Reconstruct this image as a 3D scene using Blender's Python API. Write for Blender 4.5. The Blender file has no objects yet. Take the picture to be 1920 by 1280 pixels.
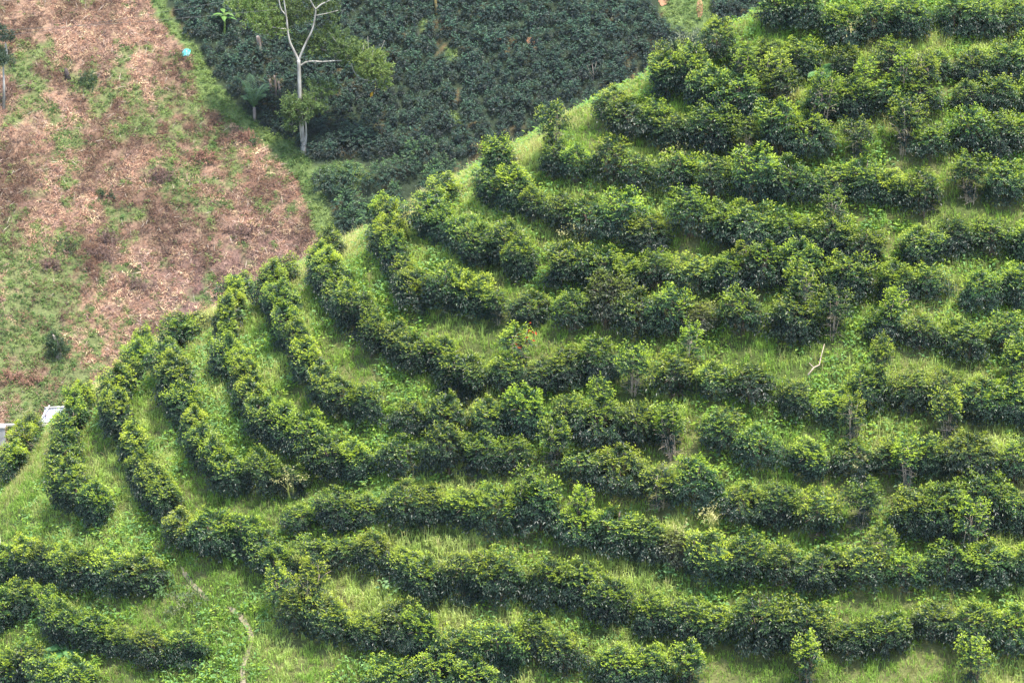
import bpy, math
import numpy as np
from mathutils import Vector

# ------------------------------------------------------------------ camera, world, sun, exposure
S = bpy.context.scene
rng = np.random.default_rng(11)
FPX, PITCH, CAM_H = 6750.0, math.radians(22), 135.0       # focal length in photo pixels (1920 wide)
cam = bpy.data.objects.new('camera', bpy.data.cameras.new('camera'))
S.collection.objects.link(cam)
cam.location = (0, 0, CAM_H)
cam.rotation_euler = (math.radians(90) - PITCH, 0, 0)
cam.data.sensor_width = 36.0
cam.data.lens = 36.0 * FPX / 1920.0
cam.data.clip_start, cam.data.clip_end = 1.0, 3000.0
S.camera = cam

SUN_EL, SUN_AZ = math.radians(73), math.radians(128)       # azimuth from +Y towards +X
world = bpy.data.worlds.new('World')
S.world = world
world.use_nodes = True
wn, wl = world.node_tree.nodes, world.node_tree.links
sky = wn.new('ShaderNodeTexSky')
sky.sky_type = 'NISHITA'
sky.sun_disc = False
sky.sun_elevation, sky.sun_rotation = SUN_EL, SUN_AZ
sky.dust_density = 1.5
wl.new(sky.outputs['Color'], wn['Background'].inputs['Color'])
wn['Background'].inputs['Strength'].default_value = 0.15
sun = bpy.data.objects.new('sun', bpy.data.lights.new('sun', 'SUN'))
S.collection.objects.link(sun)
sun.data.energy = 2.8
sun.data.angle = math.radians(4.0)
sun.data.color = (1.0, 0.95, 0.86)
to_sun = Vector((math.cos(SUN_EL) * math.sin(SUN_AZ), math.cos(SUN_EL) * math.cos(SUN_AZ), math.sin(SUN_EL)))
sun.rotation_euler = to_sun.to_track_quat('Z', 'Y').to_euler()
sun.location = (0, 150, 300)
S.view_settings.view_transform = 'Standard'
S.view_settings.look = 'None'
S.view_settings.gamma = 1.0
S.view_settings.use_curve_mapping = False
S.view_settings.exposure = 1.72
HAZE = 0.00004                                            # density of the air (built last)
S.render.engine = 'CYCLES'
S.cycles.max_bounces = 6
S.cycles.diffuse_bounces = 3
S.cycles.transmission_bounces = 4
S.cycles.volume_bounces = 1

# ------------------------------------------------------------------ helpers
def link(o, parent=None):
    S.collection.objects.link(o)
    if parent is not None:
        o.parent = parent
    return o

def tag(o, label=None, category=None, group=None, kind=None):
    for k, v in (('label', label), ('category', category), ('group', group), ('kind', kind)):
        if v:
            o[k] = v
    return o

def empty(name, loc, rz=0.0, s=1.0):
    o = bpy.data.objects.new(name, None)
    o.empty_display_size = 0.2
    o.location = loc
    o.rotation_euler = (0, 0, rz)
    o.scale = (s, s, s)
    return link(o)

def mesh_np(name, V, faces, mat=None, col=None, smooth=False):
    """V (n,3); faces: list of int arrays (m,3) or (m,4); col: (n,3) point colours in attribute 'Col'."""
    V = np.asarray(V, np.float32)
    faces = [np.asarray(f, np.int32) for f in faces if len(f)]
    me = bpy.data.meshes.new(name)
    me.vertices.add(len(V))
    me.vertices.foreach_set('co', V.ravel())
    tot = np.concatenate([np.full(len(f), f.shape[1], np.int32) for f in faces])
    idx = np.concatenate([f.ravel() for f in faces])
    me.loops.add(len(idx))
    me.loops.foreach_set('vertex_index', idx)
    me.polygons.add(len(tot))
    start = np.zeros(len(tot), np.int32)
    start[1:] = np.cumsum(tot)[:-1]
    me.polygons.foreach_set('loop_start', start)
    me.polygons.foreach_set('loop_total', tot)
    me.polygons.foreach_set('use_smooth', np.full(len(tot), smooth))
    if col is not None:
        a = me.attributes.new('Col', 'FLOAT_COLOR', 'POINT')
        c = np.ones((len(V), 4), np.float32)
        c[:, :3] = col
        a.data.foreach_set('color', c.ravel())
    me.update(calc_edges=True)
    me.validate()
    if mat:
        me.materials.append(mat)
    return me

def obj(name, me, parent=None, loc=None):
    o = bpy.data.objects.new(name, me)
    if loc is not None:
        o.location = loc
    return link(o, parent)

def _hash(ix, iy, seed):
    h = (ix.astype(np.int64) * 374761393 + iy.astype(np.int64) * 668265263 + seed * 974711) & 0xffffffff
    h = ((h ^ (h >> 13)) * 1274126177) & 0xffffffff
    return ((h ^ (h >> 16)) & 0xffff) / 65535.0

def vnoise(x, y, seed=0):
    x, y = np.asarray(x, float), np.asarray(y, float)
    ix, iy = np.floor(x).astype(np.int64), np.floor(y).astype(np.int64)
    fx, fy = x - ix, y - iy
    fx, fy = fx * fx * (3 - 2 * fx), fy * fy * (3 - 2 * fy)
    a, b = _hash(ix, iy, seed), _hash(ix + 1, iy, seed)
    c, d = _hash(ix, iy + 1, seed), _hash(ix + 1, iy + 1, seed)
    return (a * (1 - fx) + b * fx) * (1 - fy) + (c * (1 - fx) + d * fx) * fy

def fbm(x, y, seed=0, octaves=4):
    v, a, t = 0.0, 1.0, 0.0
    for k in range(octaves):
        v = v + a * vnoise(x * 2 ** k + 17 * k, y * 2 ** k - 31 * k, seed + k)
        t += a
        a *= 0.55
    return v / t

def sstep(a, b, x):
    t = np.clip((x - a) / (b - a), 0, 1)
    return t * t * (3 - 2 * t)

def unit(v):
    return v / np.maximum(np.linalg.norm(v, axis=-1, keepdims=True), 1e-9)

# ------------------------------------------------------------------ the land: a coffee spur in front, a far slope behind a gully
FWD = np.array([0, math.cos(PITCH), -math.sin(PITCH)])
UPV = np.array([0, math.sin(PITCH), math.cos(PITCH)])

def rays(px, py):
    px, py = np.atleast_1d(np.asarray(px, float)), np.atleast_1d(np.asarray(py, float))
    return FWD + ((px - 960) / FPX)[:, None] * np.array([1.0, 0, 0]) + ((640 - py) / FPX)[:, None] * UPV

def project(P):
    P = np.asarray(P, float) - np.array([0, 0, CAM_H])
    w = P @ FWD
    return 960 + FPX * P[:, 0] / w, 640 - FPX * (P @ UPV) / w, w

def near_z(x, y):
    ax, ay, az, s, p, be, asp = 16.80158, 150.799, 93.1297, 0.716887, 1.6, 0.0959195, 1.18013
    X, Y = x - ax, y - ay
    c, sn = math.cos(be), math.sin(be)
    u, v = X * c + Y * sn, -X * sn + Y * c
    r = (np.abs(u / asp) ** p + np.abs(v) ** p) ** (1 / p)
    z = az - s * np.sqrt(r * r + 4) - 0.021 * np.clip(-u - 31.0, 0, 40) ** 2 * (r < 90)
    z = z + 0.5 * (fbm(x * .16, y * .16, 3, 3) - .5) + 0.16 * (fbm(x * .9, y * .9, 5, 2) - .5)
    return np.maximum(z, 0.0)

P1 = (lambda d: np.array([0, 0, CAM_H]) + d[0] * 320.0)(rays(560, 285))

def far_z(x, y):
    yy = np.minimum(y, 470 + (y - 470) * .15)
    z = P1[2] + 0.68 * (yy - P1[1])
    xg = P1[0] + (y - P1[1]) * -0.31            # the shallow gully that the grass strip follows
    z = z + 0.13 * (np.sqrt((x - xg) ** 2 + 30) - 5.5)
    z = z + 2.4 * (fbm(x * .055, y * .055, 21, 3) - .5) + 0.5 * (fbm(x * .3, y * .3, 25, 3) - .5) + 0.45 * (fbm(x * .95, y * .95, 29, 3) - .5)
    return np.maximum(z, 0.004)

def cast(px, py, zf, t0, t1, n=1600):
    """Points where view rays meet a height field (used to find where on the land a thing stands)."""
    d = rays(px, py)
    T = np.linspace(t0, t1, n)
    out = np.full((len(d), 3), np.nan)
    for i in range(0, len(d), 64):
        dd = d[i:i + 64]
        X, Y, Z = dd[:, :1] * T, dd[:, 1:2] * T, CAM_H + dd[:, 2:] * T
        h = Z - zf(X, Y)
        hit = h < 0
        j = np.clip(hit.argmax(1), 1, None)
        k = np.arange(len(dd))
        f = h[k, j - 1] / (h[k, j - 1] - h[k, j] + 1e-12)
        t = T[j - 1] + (T[1] - T[0]) * f
        P = np.array([0, 0, CAM_H]) + dd * t[:, None]
        P[~hit.any(1)] = np.nan
        out[i:i + 64] = P
    return out

def near_at(px, py, hc=0.0):
    px, py = np.atleast_1d(np.asarray(px, float)), np.atleast_1d(np.asarray(py, float))
    k = hc * math.cos(PITCH) * FPX
    P = cast(px, py + k / 150.0, near_z, 105, 230)
    return P

def far_at(px, py, hc=0.0):
    px, py = np.atleast_1d(np.asarray(px, float)), np.atleast_1d(np.asarray(py, float))
    return cast(px, py + hc * math.cos(PITCH) * FPX / 315.0, far_z, 232, 520)

# ------------------------------------------------------------------ materials
def base_mat(name):
    m = bpy.data.materials.new(name)
    m.use_nodes = True
    return m, m.node_tree.nodes, m.node_tree.links, m.node_tree.nodes['Principled BSDF']

def plant_mat(name, rough, translucency, hue_jit=0.02, val_jit=0.25, spec=0.5, trans_tint=(1.0, 1.0, 0.45)):
    """Leaf: its own colour from 'Col', a little variation per object, gloss and light passing through."""
    m, n, l, b = base_mat(name)
    at = n.new('ShaderNodeAttribute'); at.attribute_name = 'Col'
    oi = n.new('ShaderNodeObjectInfo')
    hs = n.new('ShaderNodeHueSaturation')
    mh = n.new('ShaderNodeMapRange'); mh.inputs[3].default_value, mh.inputs[4].default_value = 0.5 - hue_jit, 0.5 + hue_jit
    mv = n.new('ShaderNodeMapRange'); mv.inputs[3].default_value, mv.inputs[4].default_value = 1 - val_jit, 1 + val_jit
    l.new(oi.outputs['Random'], mh.inputs[0]); l.new(mh.outputs[0], hs.inputs['Hue'])
    mu = n.new('ShaderNodeMath'); mu.operation = 'FRACT'
    mm = n.new('ShaderNodeMath'); mm.operation = 'MULTIPLY'; mm.inputs[1].default_value = 7.31
    l.new(oi.outputs['Random'], mm.inputs[0]); l.new(mm.outputs[0], mu.inputs[0]); l.new(mu.outputs[0], mv.inputs[0])
    l.new(mv.outputs[0], hs.inputs['Value']); l.new(at.outputs['Color'], hs.inputs['Color'])
    l.new(hs.outputs[0], b.inputs['Base Color'])
    b.inputs['Roughness'].default_value = rough
    b.inputs['Specular IOR Level'].default_value = spec
    if translucency > 0:
        tr = n.new('ShaderNodeBsdfTranslucent')
        mx = n.new('ShaderNodeMix'); mx.data_type = 'RGBA'; mx.blend_type = 'MULTIPLY'; mx.inputs[0].default_value = 1.0
        l.new(hs.outputs[0], mx.inputs[6]); mx.inputs[7].default_value = (*trans_tint, 1)
        br = n.new('ShaderNodeMix'); br.data_type = 'RGBA'; br.blend_type = 'ADD'; br.inputs[0].default_value = 1.0
        l.new(mx.outputs[2], br.inputs[6]); l.new(mx.outputs[2], br.inputs[7])
        l.new(br.outputs[2], tr.inputs['Color'])
        ms = n.new('ShaderNodeMixShader'); ms.inputs[0].default_value = translucency
        l.new(b.outputs[0], ms.inputs[1]); l.new(tr.outputs[0], ms.inputs[2])
        l.new(ms.outputs[0], n['Material Output'].inputs['Surface'])
    return m

def noise_mat(name, c1, c2, scale, rough=0.85, bump=0.3, detail=6.0, stretch=None):
    m, n, l, b = base_mat(name)
    tc = n.new('ShaderNodeTexCoord')
    mp = n.new('ShaderNodeMapping')
    if stretch:
        mp.inputs['Scale'].default_value = stretch
    nz = n.new('ShaderNodeTexNoise'); nz.inputs['Scale'].default_value = scale; nz.inputs['Detail'].default_value = detail
    rp = n.new('ShaderNodeValToRGB')
    rp.color_ramp.elements[0].position, rp.color_ramp.elements[1].position = 0.35, 0.68
    rp.color_ramp.elements[0].color, rp.color_ramp.elements[1].color = (*c1, 1), (*c2, 1)
    l.new(tc.outputs['Object'], mp.inputs['Vector']); l.new(mp.outputs[0], nz.inputs['Vector'])
    l.new(nz.outputs['Fac'], rp.inputs[0]); l.new(rp.outputs[0], b.inputs['Base Color'])
    b.inputs['Roughness'].default_value = rough
    bp = n.new('ShaderNodeBump'); bp.inputs['Strength'].default_value = bump; bp.inputs['Distance'].default_value = 0.04
    l.new(nz.outputs['Fac'], bp.inputs['Height']); l.new(bp.outputs[0], b.inputs['Normal'])
    return m

def ground_mat(name):
    m, n, l, b = base_mat(name)
    at = n.new('ShaderNodeAttribute'); at.attribute_name = 'Col'
    tc = n.new('ShaderNodeTexCoord')
    nz = n.new('ShaderNodeTexNoise'); nz.inputs['Scale'].default_value = 3.0; nz.inputs['Detail'].default_value = 9; nz.inputs['Roughness'].default_value = .7
    mr = n.new('ShaderNodeMapRange'); mr.inputs[1].default_value, mr.inputs[2].default_value = .3, .7
    mr.inputs[3].default_value, mr.inputs[4].default_value = 0.55, 1.4
    mx = n.new('ShaderNodeVectorMath'); mx.operation = 'SCALE'
    l.new(tc.outputs['Object'], nz.inputs['Vector']); l.new(nz.outputs['Fac'], mr.inputs[0])
    l.new(at.outputs['Color'], mx.inputs[0]); l.new(mr.outputs[0], mx.inputs['Scale'])
    l.new(mx.outputs[0], b.inputs['Base Color'])
    b.inputs['Roughness'].default_value = 0.95
    b.inputs['Specular IOR Level'].default_value = 0.15
    bp = n.new('ShaderNodeBump'); bp.inputs['Strength'].default_value = 0.8; bp.inputs['Distance'].default_value = 0.12
    l.new(nz.outputs['Fac'], bp.inputs['Height']); l.new(bp.outputs[0], b.inputs['Normal'])
    return m

M_LEAF = plant_mat('coffee_leaf', 0.42, 0.25, 0.012, 0.25, spec=0.5)
M_FARLEAF = plant_mat('field_coffee_leaf', 0.52, 0.10, 0.010, 0.25, spec=0.55)
M_GRASS = plant_mat('grass_blade', 0.65, 0.38, 0.0, 0.0, spec=0.2, trans_tint=(1.0, 1.0, .6))
M_WEED = plant_mat('weed_leaf', 0.55, 0.3, 0.015, 0.15, spec=0.3)
M_LITTER = plant_mat('dry_litter', 0.9, 0.0, 0.0, 0.0, spec=0.1)
M_TREELEAF = plant_mat('tree_leaf', 0.5, 0.3, 0.01, 0.1, spec=0.35)
M_STEM = noise_mat('coffee_stem_bark', (0.10, 0.065, 0.045), (0.26, 0.19, 0.14), 9)
M_DRYSTEM = noise_mat('dry_stem_bark', (0.36, 0.27, 0.19), (0.58, 0.46, 0.34), 9)
M_BARK = noise_mat('pale_bark', (0.22, 0.20, 0.17), (0.48, 0.45, 0.40), 2.6, stretch=(1, 1, .35))
M_DEADWOOD = noise_mat('dead_wood', (0.16, 0.12, 0.10), (0.36, 0.30, 0.26), 3.0, stretch=(1, 1, .3))
M_YELLOWWOOD = noise_mat('yellow_wood', (0.22, 0.15, 0.05), (0.42, 0.30, 0.10), 3.0)
M_GROUND = ground_mat('land')
M_PATH = noise_mat('trodden_earth', (0.17, 0.14, 0.08), (0.30, 0.25, 0.16), 2.5)
M_SOIL = noise_mat('orange_soil', (0.22, 0.11, 0.055), (0.36, 0.19, 0.10), 1.5)
M_CONCRETE = noise_mat('weathered_concrete', (0.26, 0.25, 0.24), (0.46, 0.44, 0.42), 2.0)
M_PAINT = noise_mat('pale_weathered_wood', (0.50, 0.45, 0.40), (0.72, 0.67, 0.61), 3.0, 0.6)
M_ZINC = noise_mat('zinc_sheet', (0.26, 0.28, 0.31), (0.52, 0.55, 0.60), 3.0, 0.45, 0.1)
M_TARP = noise_mat('turquoise_plastic', (0.03, 0.42, 0.45), (0.14, 0.72, 0.74), 5.0, 0.35, 0.2)
M_BROWNSACK = noise_mat('brown_cloth', (0.10, 0.04, 0.03), (0.22, 0.10, 0.07), 5.0)
M_CABLE = noise_mat('black_cable', (0.03, 0.03, 0.03), (0.06, 0.06, 0.06), 3.0, 0.5)

# ------------------------------------------------------------------ mesh builders for plants
def blades(P, L, W, az, lean, col, tipcol=None):
    """Grass blades: two-segment tapered strips. All arguments are arrays over blades."""
    n = len(P)
    d = np.stack([np.cos(az), np.sin(az), np.zeros(n)], 1)
    s = np.stack([-np.sin(az), np.cos(az), np.zeros(n)], 1)
    up = np.array([0, 0, 1.0])
    mid = P + (L * .55)[:, None] * (d * (lean * .45)[:, None] + up * (1 - .25 * lean)[:, None])
    tip = mid + (L * .45)[:, None] * (d * np.minimum(lean * 1.1, 1.0)[:, None] + up * (1 - 1.15 * lean)[:, None])
    w = (W / 2)[:, None] * s
    V = np.stack([P - w, P + w, mid - w * .85, mid + w * .85, tip], 1).reshape(-1, 3)
    k = np.arange(n) * 5
    Q = np.stack([k, k + 1, k + 3, k + 2], 1)
    T = np.stack([k + 2, k + 3, k + 4], 1)
    tipcol = col if tipcol is None else tipcol
    C = np.stack([col, col, (col + tipcol) / 2, (col + tipcol) / 2, tipcol], 1).reshape(-1, 3)
    return V, Q, T, C

def leaves(P, A, Nn, L, W, col, fold=0.18):
    """Leaf faces: four-point blades folded along the midrib. A axis, Nn rough normal."""
    A = unit(A)
    sd = unit(np.cross(A, Nn))
    nn = np.cross(sd, A)
    m = P + A * (L * .45)[:, None]
    w = (W / 2)[:, None]
    V = np.stack([P, m + sd * w + nn * w * fold * 2, P + A * L[:, None] - nn * (L * .12)[:, None],
                  m - sd * w + nn * w * fold * 2], 1).reshape(-1, 3)
    k = np.arange(len(P)) * 4
    return V, np.stack([k, k + 1, k + 2, k + 3], 1), np.repeat(col, 4, 0)

def tubes(paths, sides=5):
    """paths: list of (points (n,3), radii (n,)). Tapered tubes with closed ends."""
    Vs, Q, T, off = [], [], [], 0
    for pts, rad in paths:
        pts, rad = np.asarray(pts, float), np.asarray(rad, float)
        tg = unit(np.gradient(pts, axis=0))
        ref = np.array([1.0, 0, 0]) if abs(tg[0, 0]) < .8 else np.array([0, 1.0, 0])
        a = unit(np.cross(tg, ref)); b = np.cross(tg, a)
        th = np.linspace(0, 2 * np.pi, sides, endpoint=False)
        ring = pts[:, None] + rad[:, None, None] * (np.cos(th)[None, :, None] * a[:, None] + np.sin(th)[None, :, None] * b[:, None])
        n = len(pts)
        Vs.append(ring.reshape(-1, 3))
        for i in range(n - 1):
            for j in range(sides):
                j2 = (j + 1) % sides
                Q.append((off + i * sides + j, off + i * sides + j2, off + (i + 1) * sides + j2, off + (i + 1) * sides + j))
        for j in range(1, sides - 1):
            T.append((off, off + j + 1, off + j))
            e = off + (n - 1) * sides
            T.append((e, e + j, e + j + 1))
        off += n * sides
    return np.concatenate(Vs), [np.array(Q).reshape(-1, 4), np.array(T).reshape(-1, 3)]

def spline(pts, n):
    """Catmull-Rom through pts."""
    p = np.asarray(pts, float)
    p = np.vstack([2 * p[0] - p[1], p, 2 * p[-1] - p[-2]])
    t = np.linspace(0, len(p) - 3 - 1e-6, n)
    i = t.astype(int); f = (t - i)[:, None]
    a, b, c, d = p[i], p[i + 1], p[i + 2], p[i + 3]
    return .5 * (2 * b + (c - a) * f + (2 * a - 5 * b + 4 * c - d) * f ** 2 + (3 * b - a - 3 * c + d) * f ** 3)

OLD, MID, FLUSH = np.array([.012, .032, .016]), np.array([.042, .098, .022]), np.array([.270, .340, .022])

def coffee_foliage(r, H, R, nshoot, form, flush=1.0, leaf=0.165, lpairs=4, vary=.28, palette=(OLD, MID, FLUSH), stretch=1.0):
    """Crown of a coffee bush: arching shoots with paired drooping leaves on an uneven dome."""
    old, mid, fl = palette
    u = r.random(nshoot)
    if form == 'dense':
        h = .10 + .90 * u ** .8
        prof = np.clip(1 - np.abs((h - .36) / .68) ** 2.8, .03, 1) ** .5
        prof = np.where(h < .36, .80 + .2 * h / .36, prof)
    elif form == 'thin':
        h = .22 + .78 * u ** .75
        prof = .85 * np.sqrt(np.clip(1 - ((h - .5) / .52) ** 2, .03, 1))
    else:                                        # leggy: an umbrella on bare stems
        h = np.where(r.random(nshoot) < .13, .2 + .4 * u, .60 + .40 * u)
        prof = np.where(h < .58, .4, .78 * np.sqrt(np.clip(1 - ((h - .72) / .30) ** 2, .02, 1)))
    az = r.random(nshoot) * 2 * np.pi
    nl = 10                                      # lobes make the outline uneven
    la, lh, lr = r.random(nl) * 2 * np.pi, r.random(nl), r.normal(.02, .32, nl)
    lob = 1 + sum(lr[k] * np.exp(-((np.angle(np.exp(1j * (az - la[k])))) / .65) ** 2 - ((h - lh[k]) / .25) ** 2) for k in range(nl))
    inner = 1 - .5 * r.random(nshoot) ** 2.2
    rad = R * prof * lob * inner
    topw = 1 + .10 * np.sin(3 * az + la[0]) * (h > .6)
    c = np.stack([rad * np.cos(az), rad * np.sin(az), h * H * topw], 1)
    out = np.stack([np.cos(az), np.sin(az), np.zeros(nshoot)], 1)
    d = unit(out * (.55 + prof)[:, None] + np.array([0, 0, 1.0]) * ((h - .45) * .8)[:, None] + r.normal(0, .25, (nshoot, 3)))
    sl = .26 + .22 * r.random(nshoot)
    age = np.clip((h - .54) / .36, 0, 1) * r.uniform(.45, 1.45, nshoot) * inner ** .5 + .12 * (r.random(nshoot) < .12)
    Ps, As, Ns, Ls, Cs = [], [], [], [], []
    for k in range(lpairs):
        t = (k + .6) / lpairs
        base = c + d * (sl * (t - .55))[:, None] - np.array([0, 0, 1.0]) * (sl * .35 * t * t * (h < .75))[:, None]
        for sgn in (-1, 1):
            side = unit(np.cross(d, np.array([0, 0, 1.0])) + r.normal(0, .35, (nshoot, 3))) * sgn
            last = k == lpairs - 1
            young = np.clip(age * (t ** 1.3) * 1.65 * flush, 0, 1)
            droop = (.75 - 1.0 * young + r.normal(0, .25, nshoot))
            A = side * .8 + d * (.55 + .4 * last) - np.array([0, 0, 1.0]) * droop[:, None]
            Ps.append(base); As.append(A)
            Ns.append(out * .35 + np.array([0, 0, 1.0]) + r.normal(0, .3, (nshoot, 3)))
            Ls.append(leaf * r.uniform(.7, 1.2, nshoot) * (1 - .25 * young))
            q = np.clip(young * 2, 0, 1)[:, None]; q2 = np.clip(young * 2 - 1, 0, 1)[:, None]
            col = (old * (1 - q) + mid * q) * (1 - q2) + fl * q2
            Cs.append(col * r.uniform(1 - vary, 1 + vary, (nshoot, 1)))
    P, A, N_, L, C = map(np.concatenate, (Ps, As, Ns, Ls, Cs))
    P[:, 0] *= stretch
    P[:, 2] = np.maximum(P[:, 2], .06)
    return leaves(P, A, N_, L, L * .42, C)

def coffee_stems(r, H, R, form):
    paths = []
    thin = form != 'dense'
    ns = 8 if thin else 4
    for k in range(ns):
        a = r.random() * 2 * np.pi; sp = R * (.22 + .5 * r.random())
        top = np.array([math.cos(a) * sp, math.sin(a) * sp, H * (.72 + .24 * r.random())])
        b = np.array([math.cos(a) * .09, math.sin(a) * .09, -.25])
        m = (b + top) / 2 + r.normal(0, .07, 3) - np.array([math.cos(a), math.sin(a), 0]) * sp * .2
        pts = spline([b, m, top], 6)
        paths.append((pts, np.linspace(.020 if thin else .032, .007 if thin else .012, 6)))
        for j in range(7 if thin else 6):
            q = pts[min(5, int(r.uniform(.25, .98) * 5))]
            aa = r.random() * 2 * np.pi; ln = R * r.uniform(.35, .8)
            e = q + np.array([math.cos(aa) * ln, math.sin(aa) * ln, ln * r.uniform(-.1, .8)])
            paths.append((np.array([q, (q + e) / 2 + [0, 0, .05], e]), np.array([.010, .008, .004])))
    return tubes(paths, 4)

# ------------------------------------------------------------------ terrain sheets
def inside(x, y, poly):
    x, y = np.asarray(x), np.asarray(y)
    c = np.zeros(x.shape, bool)
    n = len(poly)
    for i in range(n):
        x0, y0 = poly[i]; x1, y1 = poly[(i + 1) % n]
        if y0 == y1:
            continue
        k = ((y0 > y) != (y1 > y)) & (x < (x1 - x0) * (y - y0) / (y1 - y0) + x0)
        c ^= k
    return c

def land_poly(pts):
    P = np.array([far_at(a, b)[0] for a, b in pts])
    return P[:, :2]

FIELD = land_poly([(306, -40), (318, 30), (372, 98), (408, 160), (440, 196), (500, 242), (556, 268), (590, 310), (612, 380), (640, 440), (760, 520), (1420, 330), (1350, 66), (1292, 72), (1252, 50), (1234, 0), (1225, -40)])
FIELD2 = land_poly([(1330, 60), (1345, -40), (1700, -40), (1700, 60)])
HOLES = [land_poly(q) for q in ([(598, 318), (628, 303), (676, 308), (700, 330), (668, 352), (612, 350)], [(832, 88), (856, 92), (852, 118), (838, 112)], [(842, 208), (858, 215), (866, 238), (846, 232)], [(1118, 60), (1126, 64), (1124, 76), (1114, 72)], [(790, 36), (806, 40), (800, 56), (786, 50)])]
STRIP = land_poly([(262, -40), (300, 40), (338, 88), (360, 120), (378, 190), (430, 230), (480, 262), (520, 300), (556, 340), (585, 430), (610, 470), (690, 480), (630, 420), (606, 330), (560, 262), (500, 236), (446, 190), (380, 90), (326, 20), (318, -40)])

def in_field(x, y):
    f = inside(x, y, FIELD) | inside(x, y, FIELD2)
    for h in HOLES:
        f &= ~inside(x, y, h)
    return f

def is_green(x, y):
    """How weedy the cleared far slope is at a point (0 dry .. 1 green)."""
    P = np.stack([x, y, far_z(x, y)], -1)
    n = .42 * fbm(x * .30, y * .22, 40, 3) + .58 * fbm(x * 1.25, y * 1.0, 47, 4)
    low = sstep(297, 288, y) * sstep(-32, -39, x) * .17
    band = .06 * np.exp(-((y - 305.5) / 4.0) ** 2) * sstep(-24, -30, x)
    dry = .07 * np.exp(-((y - 291.5) / 4.0) ** 2) * sstep(-33, -27, x)
    return sstep(.49, .62, n + low + band - dry)

def axis(segs):
    out = []
    for a, b, st in segs:
        out.append(np.arange(a, b, st))
    return np.concatenate(out + [[segs[-1][1]]])

def sheet(name, xs, ys, zf, colf, mat):
    X, Y = np.meshgrid(xs, ys)
    x, y = X.ravel(), Y.ravel()
    V = np.stack([x, y, zf(x, y)], 1)
    nx, ny = len(xs), len(ys)
    i = (np.arange(ny - 1)[:, None] * nx + np.arange(nx - 1)[None]).ravel()
    me = mesh_np(name, V, [np.stack([i, i + 1, i + nx + 1, i + nx], 1)], mat, colf(x, y), smooth=True)
    return tag(obj(name, me), kind='structure')

def near_col(x, y):
    n = fbm(x * .5, y * .5, 60, 4)[:, None]
    a, b = np.array([.060, .080, .022]), np.array([.120, .125, .045])
    return a + (b - a) * sstep(.35, .65, n)

DRYPAL = np.array([[.30, .19, .12], [.23, .125, .08], [.25, .165, .125], [.15, .085, .065], [.42, .31, .18], [.07, .046, .04]])

def far_col(x, y):
    n = fbm(x * .35, y * .3, 62, 4)
    n2 = fbm(x * 1.2, y * 1.0, 66, 3)
    dry = np.array([.13, .078, .055]) + (np.array([.26, .165, .11]) - np.array([.13, .078, .055])) * sstep(.3, .7, n)[:, None]
    dark = sstep(300, 288, y)[:, None] * sstep(-34, -28, x)[:, None]
    dry = dry * (1 - dark) + np.array([.14, .085, .072]) * dark
    gr = np.array([.10, .14, .045]) * (0.7 + .6 * n2)[:, None]
    g = np.maximum(is_green(x, y) * .8, inside(x, y, STRIP))[:, None]
    c = dry * (1 - g) + gr * g
    f = in_field(x, y)[:, None]
    soil = np.array([.028, .040, .022]) + np.array([.08, .04, .015]) * sstep(.66, .76, n2)[:, None]
    c = np.where(f, soil, c)
    hole = np.zeros(len(x), bool)
    for h in HOLES:
        hole |= inside(x, y, h)
    other = ((x > -14) | hole) & ~f[:, 0]
    c = np.where(other[:, None], gr, c)
    return c

sheet('near_hillside', axis([(-160, -40, 10), (-40, 40, .4), (40, 160, 10)]), axis([(20, 110, 6), (110, 172, .4), (172, 260, 6)]), near_z, near_col, M_GROUND)
sheet('far_hillside', axis([(-300, -62, 14), (-62, 30, .45), (30, 300, 14)]), axis([(200, 262, 6), (262, 345, .45), (345, 560, 12)]), far_z, far_col, M_GROUND)
g = np.array([[-400, -120, -.02], [400, -120, -.02], [400, 620, -.02], [-400, 620, -.02]], float)
me = mesh_np('valley_floor', g, [np.array([[0, 1, 2, 3]])], M_GROUND, np.tile([[.07, .10, .03]], (4, 1)))
tag(obj('valley_floor', me), kind='structure')

def drape(name, pts, width, zf, at, mat, lift=.05):
    P = at([p[0] for p in pts], [p[1] for p in pts])
    c = spline(P[:, :2], len(pts) * 8)
    t = unit(np.gradient(c, axis=0)); s = np.stack([-t[:, 1], t[:, 0]], 1)
    w = width * (.5 + .35 * (fbm(np.arange(len(c)) * .35, np.zeros(len(c)), 9, 2)))
    w *= np.minimum(1, np.minimum(np.arange(len(c)), np.arange(len(c))[::-1]) / 6 + .12)
    rows = [c + s * (w * k)[:, None] for k in (-.5, -.17, .17, .5)]
    V = np.concatenate([np.column_stack([r, zf(r[:, 0], r[:, 1]) + lift]) for r in rows])
    n = len(c); i = np.arange(n - 1)
    Q = np.concatenate([np.stack([i + k * n, i + 1 + k * n, i + 1 + (k + 1) * n, i + (k + 1) * n], 1) for k in range(3)])
    o = obj(name, mesh_np(name, V, [Q], mat, smooth=True))
    return tag(o, kind='structure'), c

_, PATH_A = drape('path', [(338, 1062), (350, 1082), (363, 1098), (378, 1114), (394, 1128)], .22, near_z, near_at, M_PATH)
_, PATH_B = drape('path', [(428, 1138), (446, 1152), (462, 1172), (471, 1195), (466, 1222), (457, 1245), (455, 1268), (458, 1300)], .29, near_z, near_at, M_PATH)
PATHXY = np.concatenate([PATH_A, PATH_B])

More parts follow.
